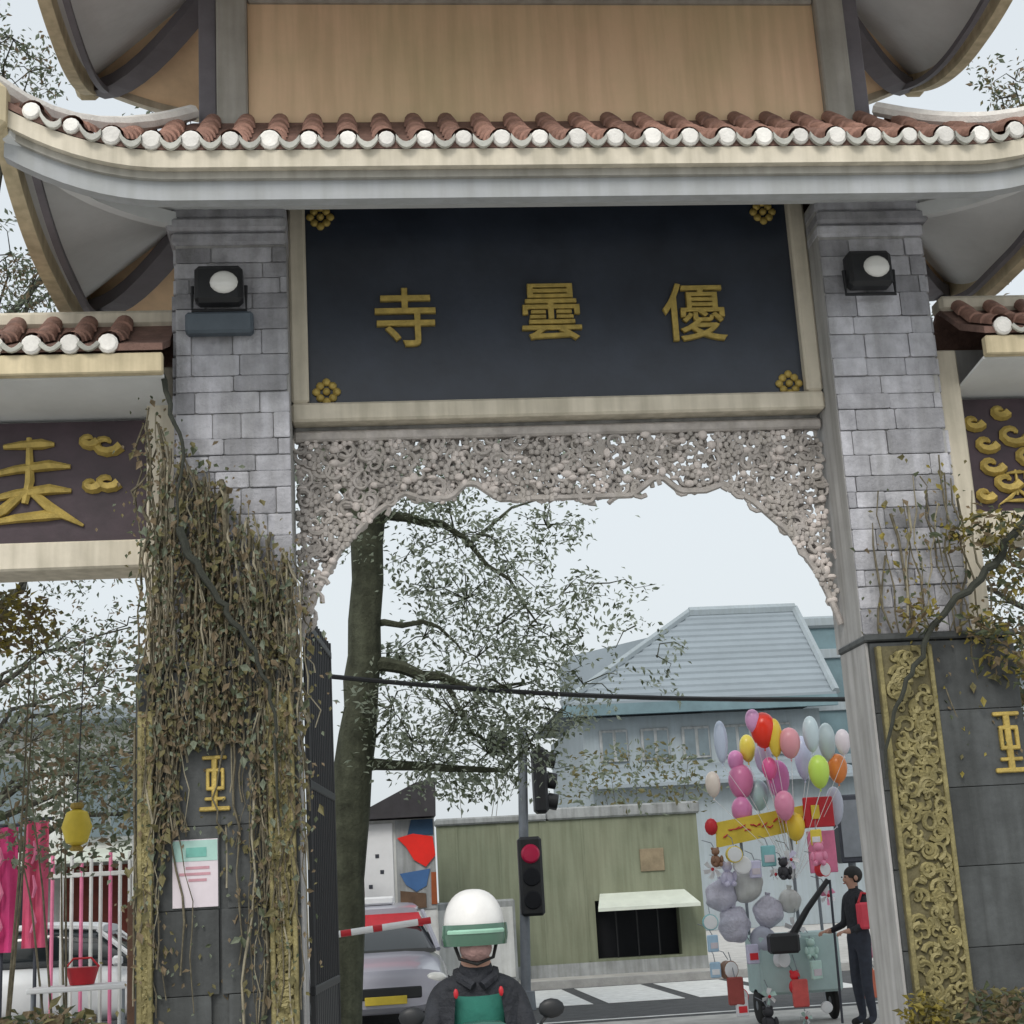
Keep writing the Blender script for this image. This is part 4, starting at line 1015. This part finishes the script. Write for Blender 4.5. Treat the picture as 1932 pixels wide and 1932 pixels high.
MB().bbox(-.30, .30, -.1, .12, 1.55, 1.66, .03).build('roof_sign', WHITE, c1)
pk = P(888, 1700, 16.9); kb = thing('pale_cabinet', 'pale grey double-door cabinet at foot of the olive wall', 'cabinet', (pk.x, 16.9, .12)); MB().bbox(-.75, .75, -.2, .2, 0, pk.z - .12, .03).build('case', CAPGREY, kb)
for k in (-1, 1): MB().bbox(*sorted((k * .03, k * .70)), -.215, -.201, .1, pk.z - .25, .01).build('door', WHITED, kb)
pc = P(150, 1760, 12.5); car('white car on the road beyond the pink banners', (pc.x, 12.6, 0), 1.55, WHITE)

# ------------------------------------------------------------------ barrier arm
a, c2 = P(575, 1772, 5.0), P(806, 1736, 5.0)
bm_ = thing('boom_barrier', 'red and white barrier arm before the pale lavender grey taxi', 'barrier', (a.x - .12, 5.0, 0))
MB().bbox(-.14, .12, -.14, .14, 0, 1.12, .03).build('post', DSTEEL, bm_)
L_ = V((c2.x - a.x + .05, 0, c2.z - a.z)); cuts = [0, .3, .38, .55, .62, .9, 1.0]; base = V((.1, -.19, a.z))
for k in range(6):
    p, q2 = base + L_ * cuts[k], base + L_ * (cuts[k + 1] - .002); hh = .03
    MB().tube([V((p.x, -.19, p.z)), V((q2.x, -.19, q2.z))], .032, 10).build('arm_segment', WHITE if k % 2 == 0 else REDP, bm_, smooth=True)

# ------------------------------------------------------------------ balloon seller
BY = 7.6
def balloon(u, v, w, hh, m, lab):
    p = P(u, v, BY + random.uniform(-.35, .35)); t = thing('balloon', lab, 'balloon', p)
    k = 18.1 / F_PX / 2 * 1.22
    mb = MB(); prof = []
    for i in range(11):
        a = math.pi * i / 10; prof.append((max(.004, math.sin(a) * w * k * (1 - .18 * (1 + math.cos(a)) / 2)), -math.cos(a) * hh * k))
    mb.lathe(prof, (0, 0, 0), 14).build('skin', m, t, smooth=True)
    MB().lathe([(.012, -hh * k - .03), (.006, -hh * k - .005), (.015, -hh * k + .01)], (0, 0, 0), 8).build('knot', m, t)
    tie = V((3.42, BY, 1.55)) - p
    MB().tube([(0, 0, -hh * k - .02), tie * .5 + V((.02, 0, -.05)), tie], .0035, 4).build('string', WHITE, t)
def bmat(nm, c): return mat('balloon_' + nm, c, .3, .05, 3, spec=.5)
BL = [(1440, 1378, 44, 56, (.80, .035, .012), 'red', 'bright red balloon topmost in the seller bunch'), (1410, 1412, 28, 44, (.78, .66, .10), 'yellow', 'yellow balloon beside the bright red balloon'), (1462, 1392, 26, 60, (.75, .55, .06), 'amber', 'amber balloon half hidden behind bright red balloon'),
      (1490, 1402, 36, 48, (.72, .32, .36), 'salmon', 'salmon pink balloon next to the amber one'), (1545, 1456, 36, 52, (.55, .78, .12), 'lime', 'lime green balloon next to the orange balloon'), (1580, 1450, 34, 46, (.80, .25, .06), 'orange', 'orange balloon close to the grey pillar reveal'),
      (1388, 1436, 28, 34, (.72, .28, .55), 'rose', 'rose pink balloon on the outer side of the bunch'), (1398, 1475, 44, 56, (.70, .22, .42), 'mauve', 'dusty mauve balloon low in the bunch'), (1468, 1470, 40, 60, (.68, .20, .50), 'orchid', 'orchid purple balloon above the yellow banner'),
      (1430, 1500, 38, 50, (.42, .62, .62), 'aqua', 'pale aqua balloon above the yellow banner'), (1515, 1430, 30, 70, (.52, .57, .75), 'lilac', 'pale lilac blue long balloon in the middle of the bunch'), (1360, 1400, 24, 66, (.48, .55, .68), 'sky', 'pale sky blue long balloon at the bunch edge'),
      (1480, 1520, 34, 46, (.72, .26, .40), 'pinkgrey', 'dull pink balloon just over the yellow banner'), (1575, 1520, 30, 60, (.50, .52, .62), 'grey', 'grey lavender balloon against the pillar reveal'), (1440, 1430, 30, 50, (.55, .5, .7), 'violet', 'pale violet balloon under the bright red balloon'),
      (1530, 1385, 28, 56, (.55, .66, .70), 'mist', 'misty blue balloon high in the bunch'), (1400, 1530, 36, 44, (.66, .22, .44), 'plum', 'soft plum pink balloon touching the yellow banner'), (1560, 1400, 30, 60, (.5, .6, .62), 'seafoam', 'seafoam long balloon above the orange one')]
for u, v, w, hh, c, nm, lab in BL: balloon(u, v, w, hh, bmat(nm, c), lab)
for u, v, w, hh, c, nm, lab in ((1500, 1560, 34, 44, (.78, .55, .05), 'gold', 'golden yellow balloon behind the yellow banner'), (1452, 1450, 26, 36, (.75, .12, .32), 'cerise', 'cerise balloon tucked in the middle of the bunch'), (1420, 1360, 26, 36, (.70, .35, .60), 'lilacpink', 'small lilac pink balloon above the yellow one'), (1590, 1400, 26, 40, (.75, .68, .72), 'pearl', 'pearl white balloon near the pillar reveal'), (1345, 1480, 26, 40, (.70, .62, .55), 'peach', 'pale peach balloon at the outer edge of the bunch')): balloon(u, v, w, hh, bmat(nm, c), lab)
cart = thing('seller_cart', 'balloon seller cart with pale teal box and yellow banner', 'cart', (3.3, BY, 0))
def cb_(u0, v0, u1, v1, y0, y1, nm, m, ch=.01):
    p, q2 = P(u0, v1, BY + y0), P(u1, v0, BY + y0); return MB().bbox(p.x - 3.3, q2.x - 3.3, y0, y1, p.z, q2.z, ch).build(nm, m, cart)
o = MB().bbox(-.45, .5, -.3, .35, .32, .98, .03).build('box', MINTBOX, cart)
for s in (-.42, .44): wheel(cart, (s, .0, .2), .2, .06)
for x in (-.42, .46): MB().tube([(x, .2, .98), (x, .2, 2.05)], .018, 6).build('pole', STEEL, cart)
MB().tube([(.13, .0, .98), (.13, .0, 2.3)], .02, 6).build('pole', STEEL, cart)
bn = MB().prism([(lambda p: (p.x - 3.3, p.z))(P(u, v, BY)) for u, v in ((1352, 1600), (1525, 1562), (1522, 1518), (1350, 1552))], -.015, .015).build('banner', YEL, cart)
rb = random.Random(77)
for k in range(15):
    p = P(1368 + k * 10.5, 1574 - k * 2.4 + rb.uniform(-7, 7), BY); mb = MB(); w_ = rb.uniform(.02, .045)
    mb.tube([V((p.x - 3.3 - w_, -.024, p.z + rb.uniform(-.03, .03))), V((p.x - 3.3, -.026, p.z)), V((p.x - 3.3 + w_, -.024, p.z + rb.uniform(-.04, .04)))], [.006, .011, .005], 5); mb.build('banner_mark', REDP, cart)
p = P(1342, 1560, BY); MB().ball((p.x - 3.3, 0, p.z), .08, .06, .10, 10, 6).build('red_lantern', REDP, cart, smooth=True)
sg_ = cb_(1520, 1502, 1570, 1562, -.05, -.01, 'red_sign', REDP); p = P(1538, 1532, BY - .055); MB().bbox(p.x - 3.3 - .05, p.x - 3.3 + .05, -.07, -.052, p.z - .08, p.z + .08, .01).build('sign_mark', YEL, cart)
cb_(1530, 1566, 1574, 1648, -.03, .0, 'pink_streamer', PINK)
rr = random.Random(15)
for i, (u, v, r, m, lab) in enumerate(((1360, 1690, .17, LAVEN, 'lavender plastic bag bundle at outer side of the cart'), (1410, 1670, .18, WHITED, 'white plastic bag bundle on the cart'), (1450, 1720, .17, LAVEN, 'lavender plastic bag bundle nearest the black arm'), (1385, 1745, .19, LAVEN, 'lavender plastic bag bundle low on the cart'), (1490, 1700, .14, WHITED, 'white plastic bag bundle by the cart pole'), (1440, 1775, .15, mat('grey_bag', (.4, .42, .5), .5), 'grey plastic bag bundle on top of pale teal box'))):
    p = P(u, v, BY - .2); mb = MB(); mb.ball((0, 0, 0), r, r * .8, r * 1.05, 24, 18)
    f1, f2, f3 = rr.uniform(14, 22), rr.uniform(14, 22), rr.uniform(0, 6); mb.v = [tuple(V(q) * (1 + .10 * math.sin(f1 * q[0] + f3) * math.cos(f2 * q[2]) + .07 * math.sin(31 * q[2] + 17 * q[1] + f3))) for q in mb.v]; t = thing('plastic_bag', lab, 'bag', p); mb.build('bag', m, t, smooth=True); MB().tube([(0, 0, r * .95), (.01, 0, r * 1.25)], [.02, .035], 6).build('tied_neck', m, t)
for u, v, m, lab in ((1510, 1872, mat('coral', (.62, .10, .09), .5), 'coral red toy pack hung before the pale teal box'), (1388, 1868, mat('brick_toy', (.30, .06, .05), .6), 'brick red toy pack hung before the pale teal box'), (1640, 1855, mat('salmon_toy', (.62, .17, .10), .5), 'salmon toy pack next to the pillar reveal')):
    p = P(u, v, BY - .5); t = thing('toy_pack', lab, 'toy', p); MB().bbox(-.09, .09, -.03, .03, -.16, .14, .04).build('pack', m, t); MB().tube([(0, 0, .14), (0, .1, .3), (0, .2, .4)], .006, 4).build('hanger', STEEL, t)
TOYC = {'white': (.74, .74, .76), 'lavender': (.58, .56, .72), 'red': (.70, .03, .04), 'pink': (.74, .26, .40), 'teal': (.22, .48, .50), 'sky blue': (.38, .55, .70), 'yellow': (.72, .56, .07), 'orange': (.74, .24, .05), 'mint': (.50, .68, .62), 'black': (.03, .03, .035), 'brown': (.24, .13, .08)}
rt_ = random.Random(91); seen = {}
spots_ = [('white', 1345, 1640), ('lavender', 1372, 1650), ('white', 1400, 1632), ('lavender', 1425, 1640), ('white', 1460, 1650), ('brown', 1350, 1618), ('yellow', 1385, 1612), ('teal', 1450, 1615), ('lavender', 1490, 1622), ('black', 1478, 1640), ('teal', 1340, 1740), ('sky blue', 1345, 1780), ('white', 1500, 1750), ('mint', 1530, 1790), ('white', 1475, 1810), ('mint', 1540, 1830), ('pink', 1560, 1690), ('red', 1500, 1855), ('brown', 1375, 1830), ('white', 1400, 1900), ('mint', 1450, 1880), ('black', 1450, 1925), ('red', 1395, 1880), ('sky blue', 1350, 1830), ('orange', 1650, 1840), ('pink', 1640, 1790), ('white', 1560, 1900), ('lavender', 1420, 1800), ('mint', 1520, 1920), ('pink', 1545, 1612), ('red', 1552, 1640), ('yellow', 1540, 1580)]
place_ = {0: 'tied near the top of the cart', 1: 'hung halfway up the cart', 2: 'hung low on the cart'}
for i, (cn, u, v) in enumerate(spots_):
    p = P(u, v, BY - rt_.uniform(.34, .50)); kd = i % 4; lev = 0 if v < 1660 else (1 if v < 1800 else 2)
    kind = ('pinwheel', 'toy bear', 'toy drum', 'toy pack')[kd]; lab = f'{cn} {kind} {place_[lev]} of the balloon seller'
    seen[lab] = seen.get(lab, 0) + 1; again = seen[lab] > 1
    if again: lab = 'smaller ' + lab
    t = thing(('pinwheel', 'toy_bear', 'toy_drum', 'toy_pack')[kd], lab, 'toy', p, rt_.uniform(-.5, .5)); m_ = mat('toy_' + cn, TOYC[cn], .5, .12, 9); r = rt_.uniform(.085, .12)
    if again: r *= .72
    if kd == 0:
        for j in range(6):
            a_ = j * math.pi / 3 + i; MB().add([V((0, 0, 0)), V((r * math.cos(a_), -.03, r * math.sin(a_))), V((r * 1.05 * math.cos(a_ + .5), .0, r * 1.05 * math.sin(a_ + .5))), V((r * .55 * math.cos(a_ + .8), .012, r * .55 * math.sin(a_ + .8)))], [(0, 1, 2), (0, 2, 3), (0, 3, 1), (1, 3, 2)]).build('vane', m_ if j % 2 else MATS['white_paint'], t)
        MB().ball((0, -.035, 0), .02, .015, .02, 8, 5).build('hub', REDP, t, smooth=True)
    elif kd == 1:
        MB().ball((0, 0, -.04), r * .7, r * .6, r * .8, 12, 8).build('body', m_, t, smooth=True); h_ = MB().ball((0, -.01, r * .75), r * .55, r * .5, r * .5, 12, 8).build('head', m_, t, smooth=True)
        for q_ in (-1, 1): MB().ball((q_ * r * .4, 0, r * 1.15), r * .2, r * .12, r * .2, 8, 5).build('ear', m_, h_, smooth=True); MB().ball((q_ * r * .65, -.04, -.02), r * .25, r * .25, r * .5, 8, 5).build('arm', m_, t, smooth=True); MB().ball((q_ * r * .4, -.05, -r * .9), r * .28, r * .35, r * .3, 8, 5).build('leg', m_, t, smooth=True)
    elif kd == 2:
        MB().lathe([(r * .85, -.05), (r * .9, -.045), (r * .8, 0), (r * .9, .045), (r * .85, .05)], (0, 0, 0), 16, 'y').build('shell', m_, t, smooth=True); MB().lathe([(r * .1, -.058), (r * .75, -.054), (r * .8, -.051)], (0, 0, 0), 16, 'y').build('skin', MATS['white_paint'], t)
    else:
        MB().bbox(-r * .7, r * .7, -.025, .025, -r, r, .03).build('pack', m_, t); MB().bbox(-r * .5, r * .5, -.032, -.026, -r * .6, r * .1, .004).build('card', MATS['toy_' + ('red' if i % 8 == 3 else 'white')] if 'toy_red' in MATS else PAPER, t)
    MB().tube([(0, 0, r), (0, .08, r + .08), (0, .30, r + .12)], .005, 4).build('hanger', STEEL, t)
a, c2 = P(1562, 1660, BY - .6), P(1492, 1770, BY - .6)
arm = thing('slanted_arm', 'black box on a slanted black arm before the balloon cart', 'speaker', (a.x, BY - .6, 0))
MB().tube([(0, 0, 0), (.02, 0, a.z)], .014, 6).build('stand', DSTEEL, arm); MB().tube([(.0, 0, a.z), ((c2.x - a.x) * .55, 0, a.z + (c2.z - a.z) * .5), (c2.x - a.x, 0, c2.z)], [.03, .035, .045], 8).build('arm', BLACK, arm, smooth=True)
MB().bbox(c2.x - a.x - .26, c2.x - a.x + .08, -.1, .1, c2.z - .16, c2.z + .06, .03).build('box', BLACK, arm)

# ------------------------------------------------------------------ things seen through the left bay
for i, (u0, u1, v0, v1, m, lab) in enumerate(((-30, 34, 1560, 1800, MAGENTA, 'magenta hanging banner at the outer end of its row'), (40, 92, 1548, 1790, mat('rose_cloth', (.60, .10, .19), .7, .3, 3), 'rose pink hanging banner next to white railing'))):
    p, q2 = P(u0, v1, 5.2), P(u1, v0, 5.2); t = thing('hanging_banner', lab, 'banner', (p.x, 5.2, p.z)); n = 10; g = []
    W_, H_ = q2.x - p.x, q2.z - p.z; mb = MB(); vs = []
    for th in (0, .01):
        for j in range(7):
            for k in range(n + 1): vs.append((W_ * k / n, th + .03 * math.sin(k * 1.3 + j * .4), H_ * j / 6))
    N_ = 7 * (n + 1); fs = []
    for j in range(6):
        for k in range(n): q_ = j * (n + 1) + k; fs += [(q_, q_ + 1, q_ + n + 2, q_ + n + 1), (N_ + q_, N_ + q_ + n + 1, N_ + q_ + n + 2, N_ + q_ + 1)]
    mb.add(vs, fs).build('cloth', m, t, smooth=True, fix=False)
    MB().tube([(-.03, .02, H_ + .02), (W_ + .03, .02, H_ + .02)], .018, 6).build('rod', DSTEEL, t)
    for k in range(3): MB().tube([V((W_ * (.40 + .06 * (k % 2)), -.05, H_ * (.12 + .27 * k))), V((W_ * .56, -.052, H_ * (.20 + .27 * k))), V((W_ * .46, -.05, H_ * (.30 + .27 * k)))], [.012, .022, .01], 5).build('banner_mark', PINK, t)
    MB().tube([(W_ / 2, .06, H_ + .02), (W_ / 2, .06, -p.z)], .02, 6).build('pole', DSTEEL, t)
p = P(145, 1560, 3.0); t = thing('yellow_lantern', 'yellow ornamental lantern hanging in the side opening', 'lantern', p)
MB().lathe([(.03, -.16), (.09, -.13), (.13, 0), (.09, .12), (.03, .15)], (0, 0, 0), 12).build('shade', YEL, t, smooth=True); MB().lathe([(.05, .15), (.06, .17), (.05, .2)], (0, 0, 0), 10).build('cap', YOLIVE, t); MB().lathe([(.05, -.2), (.06, -.18), (.04, -.16)], (0, 0, 0), 10).build('foot', YOLIVE, t)
MB().tube([(0, 0, .2), (.05, .0, 3.97 - p.z + .02)], .006, 5).build('cord', BLACK, t)
p0 = P(258, 1575, 2.0); tag(MB().bbox(p0.x - .03, p0.x + .05, 1.96, 2.04, .0, p0.z, .01).build('white_post', WHITED), 'slim white post beside the vine-covered pillar', 'post')
p0 = P(252, 1700, 1.4); tag(MB().bbox(p0.x - .04, p0.x + .045, 1.36, 1.44, .0, p0.z, .01).build('brown_post', RUST), 'slim dark brown post beside the slim white post', 'post')
rl_ = thing('white_railing', 'white upright railing behind the side opening', 'railing', (P(165, 1700, 7).x, 7, 0))
pa, pb_ = P(100, 1600, 7).x - rl_.location.x, P(245, 1600, 7).x - rl_.location.x; zt = P(170, 1610, 7).z
for k in range(9):
    x = pa + (pb_ - pa) * k / 8; MB().tube([(x, 0, 0), (x, 0, zt - (.1 if k % 2 else 0))], .022, 6).build('bar', WHITED if k % 3 else PINK, rl_)
for z in (.35, zt - .25): MB().bbox(pa - .1, pb_ + .1, -.02, .02, z, z + .05, .006).build('rail', WHITED, rl_)
p = P(155, 1840, 4.4); t = thing('red_basket', 'red plastic basket on low white table in the side opening', 'basket', (p.x, 4.4, p.z - .02)); MB().lathe([(.11, -.06), (.15, .08), (.16, .09)], (0, 0, 0), 14).build('tub', REDP, t, smooth=True); MB().tube([(-.15, 0, .09), (-.08, 0, .17), (.08, 0, .17), (.15, 0, .09)], .01, 6).build('handle', REDP, t)
t = thing('low_table', 'low white table standing in the side opening', 'table', (p.x, 4.4, 0)); MB().bbox(-.45, .45, -.25, .25, p.z - .13, p.z - .085, .01).build('top', WHITE, t)
for sx in (-.4, .4):
    for sy in (-.2, .2): MB().tube([(sx, sy, 0), (sx, sy, p.z - .13)], .016, 6).build('leg', STEEL, t)

# ------------------------------------------------------------------ people
def figure(name, label, joints, edges, slots, mats, loc, rz=0, root='pelvis'):
    """joints: name -> (pos, radius); one continuous skin; slots: joint -> material index"""
    names = list(joints); me = bpy.data.meshes.new('skel'); me.from_pydata([joints[k][0] for k in names], [(names.index(a), names.index(c)) for a, c in edges], [])
    o = bpy.data.objects.new('skel', me); COL.objects.link(o)
    sk = o.modifiers.new('skin', 'SKIN'); sk.use_smooth_shade = True
    for i, k in enumerate(names):
        r = joints[k][1]; d = me.skin_vertices[0].data[i]; d.radius = r if isinstance(r, tuple) else (r, r); d.use_root = (k == root)
    ss = o.modifiers.new('sub', 'SUBSURF'); ss.levels = 2; ss.render_levels = 2
    dg = bpy.context.evaluated_depsgraph_get(); m = bpy.data.meshes.new_from_object(o.evaluated_get(dg)); bpy.data.objects.remove(o)
    m.materials.clear()
    for q in mats: m.materials.append(q)
    P_ = {k: V(joints[k][0]) for k in names}
    for f in m.polygons:
        c = f.center; k = min(names, key=lambda n_: (P_[n_] - c).length - (joints[n_][1] if not isinstance(joints[n_][1], tuple) else joints[n_][1][0]) * .8); f.material_index = slots.get(k, 0); f.use_smooth = True
    t = thing(name, label, 'person', loc, rz); b_ = bpy.data.objects.new('body', m); COL.objects.link(b_); b_.parent = t
    return t
def hand(j, e, s, wrist, palm, fwd, side, slot, slots):
    j['palm' + s] = (palm, (.035, .02)); e.append((wrist, 'palm' + s)); slots['palm' + s] = slot
    fw, sd = V(fwd), V(side)
    for i, (off, ln) in enumerate(((-.030, .062), (-.010, .074), (.010, .070), (.028, .055))):
        a = V(palm) + fw * .05 + sd * off; c = a + fw * ln * .6 + V((0, 0, -.012)); d = c + fw * ln * .2 + V((0, 0, -ln * .45))
        for n_, q in (('a', a), ('b', c), ('c', d)): j[f'f{i}{n_}{s}'] = (tuple(q), .009); slots[f'f{i}{n_}{s}'] = slot
        e += [('palm' + s, f'f{i}a{s}'), (f'f{i}a{s}', f'f{i}b{s}'), (f'f{i}b{s}', f'f{i}c{s}')]
    a = V(palm) - sd * .045 + fw * .01; c = a + fw * .04 - sd * .015 + V((0, 0, -.01))
    j['th1' + s] = (tuple(a), .011); j['th2' + s] = (tuple(c), .009); slots['th1' + s] = slots['th2' + s] = slot; e += [('palm' + s, 'th1' + s), ('th1' + s, 'th2' + s)]
def head_details(t, c, r, hair=True, eye_y=-.088):
    for s in (-1, 1):
        MB().ball((c[0] + s * .034, c[1] + eye_y, c[2] + .01), .013, .008, .008, 8, 5).build('eye', DARKIN, t, smooth=True)
        MB().ball((c[0] + s * r * .98, c[1] + .01, c[2]), .014, .028, .036, 8, 5).build('ear', SKIN, t, smooth=True)
    MB().ball((c[0], c[1] + eye_y + .002, c[2] - .058), .026, .009, .007, 8, 5).build('mouth', mat('lips', (.32, .12, .10), .5), t, smooth=True)

# rider, seated, facing the camera
ru = P(890, 1688, -3.3)
J = {'pelvis': ((0, .22, .86), (.17, .14)), 'waist': ((0, .18, 1.0), (.155, .115)), 'chest': ((0, .12, 1.18), (.175, .12)), 'collar': ((0, .10, 1.30), (.12, .085)), 'neck': ((0, .085, 1.385), (.058, .06)), 'jaw': ((0, .055, 1.465), (.064, .078)), 'head': ((0, .065, 1.57), (.082, .10)), 'crown': ((0, .075, 1.64), (.06, .075)), 'nose': ((0, -.058, 1.545), .013)}
E_ = [('pelvis', 'waist'), ('waist', 'chest'), ('chest', 'collar'), ('collar', 'neck'), ('neck', 'jaw'), ('jaw', 'head'), ('head', 'crown'), ('head', 'nose')]
S_ = {'pelvis': 3, 'waist': 1, 'chest': 1, 'collar': 2, 'neck': 0, 'jaw': 0, 'head': 0, 'crown': 0, 'nose': 0}
for s, sn in ((-1, 'L'), (1, 'R')):
    J.update({'sh' + sn: ((s * .165, .11, 1.27), .064), 'el' + sn: ((s * .225, .0, 1.06), .048), 'wr' + sn: ((s * .27, -.20, 1.065), .034), 'hip' + sn: ((s * .10, .16, .84), .095), 'kn' + sn: ((s * .17, -.22, .80), .07), 'an' + sn: ((s * .13, -.10, .42), .045), 'to' + sn: ((s * .14, -.26, .385), .04)})
    E_ += [('collar', 'sh' + sn), ('sh' + sn, 'el' + sn), ('el' + sn, 'wr' + sn), ('pelvis', 'hip' + sn), ('hip' + sn, 'kn' + sn), ('kn' + sn, 'an' + sn), ('an' + sn, 'to' + sn)]
    S_.update({'sh' + sn: 2, 'el' + sn: 2, 'wr' + sn: 2, 'hip' + sn: 3, 'kn' + sn: 3, 'an' + sn: 3, 'to' + sn: 2}); hand(J, E_, sn, 'wr' + sn, (s * .28, -.265, 1.062), (0, -1, 0), (s, 0, 0), 0, S_)
rider = figure('person', 'rider in white helmet and black jacket over teal shirt on scooter', J, E_, S_, [SKIN, TEAL, JACKET, DENIM], (ru.x, -3.42, ru.z - 1.695))
for o_ in rider.children:
    for f in o_.data.polygons:
        if f.material_index == 1 and (abs(f.center.x) > .115 or f.center.y > .12): f.material_index = 2
hc = (0, .065, 1.57); head_details(rider, hc, .085)
prof = []
for i in range(10):
    a = math.pi / 2 * i / 9; prof.append((.134 * math.cos(a) ** .85 + .002, .155 * math.sin(a)))
hl = MB().lathe([(.122, -.06), (.134, -.05), (.136, -.02)] + prof, (0, .075, 1.565), 22, 'z', 1, 1.12).build('helmet', HELM, rider, smooth=True)
vz = MB(); vs = []; fs = []; n = 14
for th in (0, .006):
    for k in range(n + 1):
        a = math.pi * (1.08 + .84 * k / n)
        for z, rr_ in ((1.567, .144), (1.52, .148), (1.475, .140)): vs.append(((rr_ + th) * math.cos(a), .075 + (rr_ + th) * 1.12 * math.sin(a), z))
N_ = (n + 1) * 3
for k in range(n):
    for j in range(2): q_ = k * 3 + j; fs += [(q_, q_ + 1, q_ + 4, q_ + 3), (N_ + q_, N_ + q_ + 3, N_ + q_ + 4, N_ + q_ + 1)]
MB().add(vs, fs).build('visor', VISOR, hl, smooth=True, fix=False)
MB().tube([(.148 * math.cos(math.pi * (1.2 + .6 * k / 8)), .075 + .17 * math.sin(math.pi * (1.2 + .6 * k / 8)), 1.535) for k in range(9)], .011, 6).build('visor_glint', mat('mint_glint', (.30, .52, .40), .35), hl, smooth=True)  # mint reflection on the visor, put in as a coloured tube
mk = MB().ball((0, .018, 1.462), .073, .088, .060, 16, 10); mk.v = [(x, min(y, .045), z + (.012 if abs(x) < .02 and y < -.05 else 0)) for x, y, z in mk.v]; mk.build('face_mask', mat('dusty_pink_mask', (.40, .25, .23), .85, .15, 30, .5, 60), rider, smooth=True)
MB().tube([(-.10, .03, 1.50), (-.075, .0, 1.42), (0, -.02, 1.395), (.075, .0, 1.42), (.10, .03, 1.50)], .008, 6).build('chin_strap', BLACKR, hl, smooth=True)
MB().tube([(.139 * math.cos(6.2832 * k / 24), .075 + .156 * math.sin(6.2832 * k / 24), 1.51) for k in range(25)], .006, 5).build('rim_trim', BLACKR, hl, smooth=True)
for s in (-1, 1):   # open jacket fronts and collar
    MB().slab([[V((s * .10, -.005, 1.28)), V((s * .17, .02, 1.29))], [V((s * .115, -.022, 1.14)), V((s * .19, .02, 1.14))], [V((s * .115, .02, .98)), V((s * .17, .06, .98))]], .012).build('jacket_front', JACKET, rider)
    MB().tube([(s * .02, .0, 1.30), (s * .075, .03, 1.335), (s * .085, .10, 1.36)], .022, 6).build('collar', JACKET, rider, smooth=True)
    MB().ball((s * .10, -.03, 1.275), .011, .007, .022, 8, 5).build('red_tab', REDP, rider, smooth=True)
# seller standing beside the cart, facing it
su = P(1607, 1645, 6.4)
J = {'pelvis': ((0, 0, .92), (.14, .11)), 'waist': ((0, 0, 1.05), (.13, .10)), 'chest': ((0, 0, 1.24), (.16, .115)), 'collar': ((0, .01, 1.38), (.11, .08)), 'neck': ((0, .0, 1.44), (.052, .055)), 'jaw': ((0, -.02, 1.50), (.058, .068)), 'head': ((0, -.015, 1.57), (.078, .094)), 'crown': ((0, -.005, 1.635), (.058, .07)), 'nose': ((0, -.125, 1.545), .012)}
E_ = [('pelvis', 'waist'), ('waist', 'chest'), ('chest', 'collar'), ('collar', 'neck'), ('neck', 'jaw'), ('jaw', 'head'), ('head', 'crown'), ('head', 'nose')]
S_ = {'pelvis': 3, 'waist': 1, 'chest': 1, 'collar': 1, 'neck': 0, 'jaw': 0, 'head': 0, 'crown': 0, 'nose': 0}
for s, sn in ((-1, 'L'), (1, 'R')):
    J.update({'sh' + sn: ((s * .175, .01, 1.345), .06), 'el' + sn: ((s * .22, -.02, 1.08), .046), 'wr' + sn: ((s * .20, -.20, 1.02), .032), 'hip' + sn: ((s * .09, 0, .86), .09), 'kn' + sn: ((s * .10, -.02, .48), .065), 'an' + sn: ((s * .10, .02, .09), .045), 'to' + sn: ((s * .11, -.13, .045), .04)})
    E_ += [('collar', 'sh' + sn), ('sh' + sn, 'el' + sn), ('el' + sn, 'wr' + sn), ('pelvis', 'hip' + sn), ('hip' + sn, 'kn' + sn), ('kn' + sn, 'an' + sn), ('an' + sn, 'to' + sn)]
    S_.update({'sh' + sn: 1, 'el' + sn: 1, 'wr' + sn: 1, 'hip' + sn: 3, 'kn' + sn: 3, 'an' + sn: 3, 'to' + sn: 2}); hand(J, E_, sn, 'wr' + sn, (s * .19, -.27, 1.01), (0, -1, 0), (s, 0, 0), 0, S_)
sell = figure('person', 'person in black clothes with red shoulder bag beside the balloon cart', J, E_, S_, [SKIN, JACKET, BLACKR, DENIM], (su.x, 6.4, -.005), R(-75))
head_details(sell, (0, -.015, 1.57), .08, eye_y=-.098)
hm = MB().ball((0, .012, 1.60), .093, .108, .098, 14, 10); hm.v = [(x, y, z) if not (z < 1.56 and y < -.02) else (x * .8, max(y, -.03), max(z, 1.56)) for x, y, z in hm.v]; hm.build('hair', HAIR, sell, smooth=True)
bag = thing('shoulder_bag', 'red shoulder bag hanging on the person in black', 'bag', (su.x, 6.4, 0), R(-75))
MB().bbox(.17, .27, -.12, .14, 1.02, 1.30, .03).build('pouch', mat('coral_red', (.62, .05, .08), .5), bag); MB().tube([(.22, -.10, 1.30), (.19, -.03, 1.40), (.20, .08, 1.38), (.22, .12, 1.30)], .014, 6).build('strap', REDP, bag)
# grey cabinet on a post behind the seller
p = P(1600, 1560, 9.0); t = thing('street_cabinet', 'grey street cabinet on post behind the balloon seller', 'cabinet', (p.x, 9.0, 0)); MB().bbox(-.16, .16, -.12, .12, p.z - .45, p.z + .4, .02).build('box', DSTEEL, t); MB().tube([(0, 0, 0), (0, 0, p.z - .45)], .05, 8).build('post', STEEL, t); MB().bbox(-.13, .13, -.135, -.122, p.z - .38, p.z + .33, .01).build('door', STEEL, t)
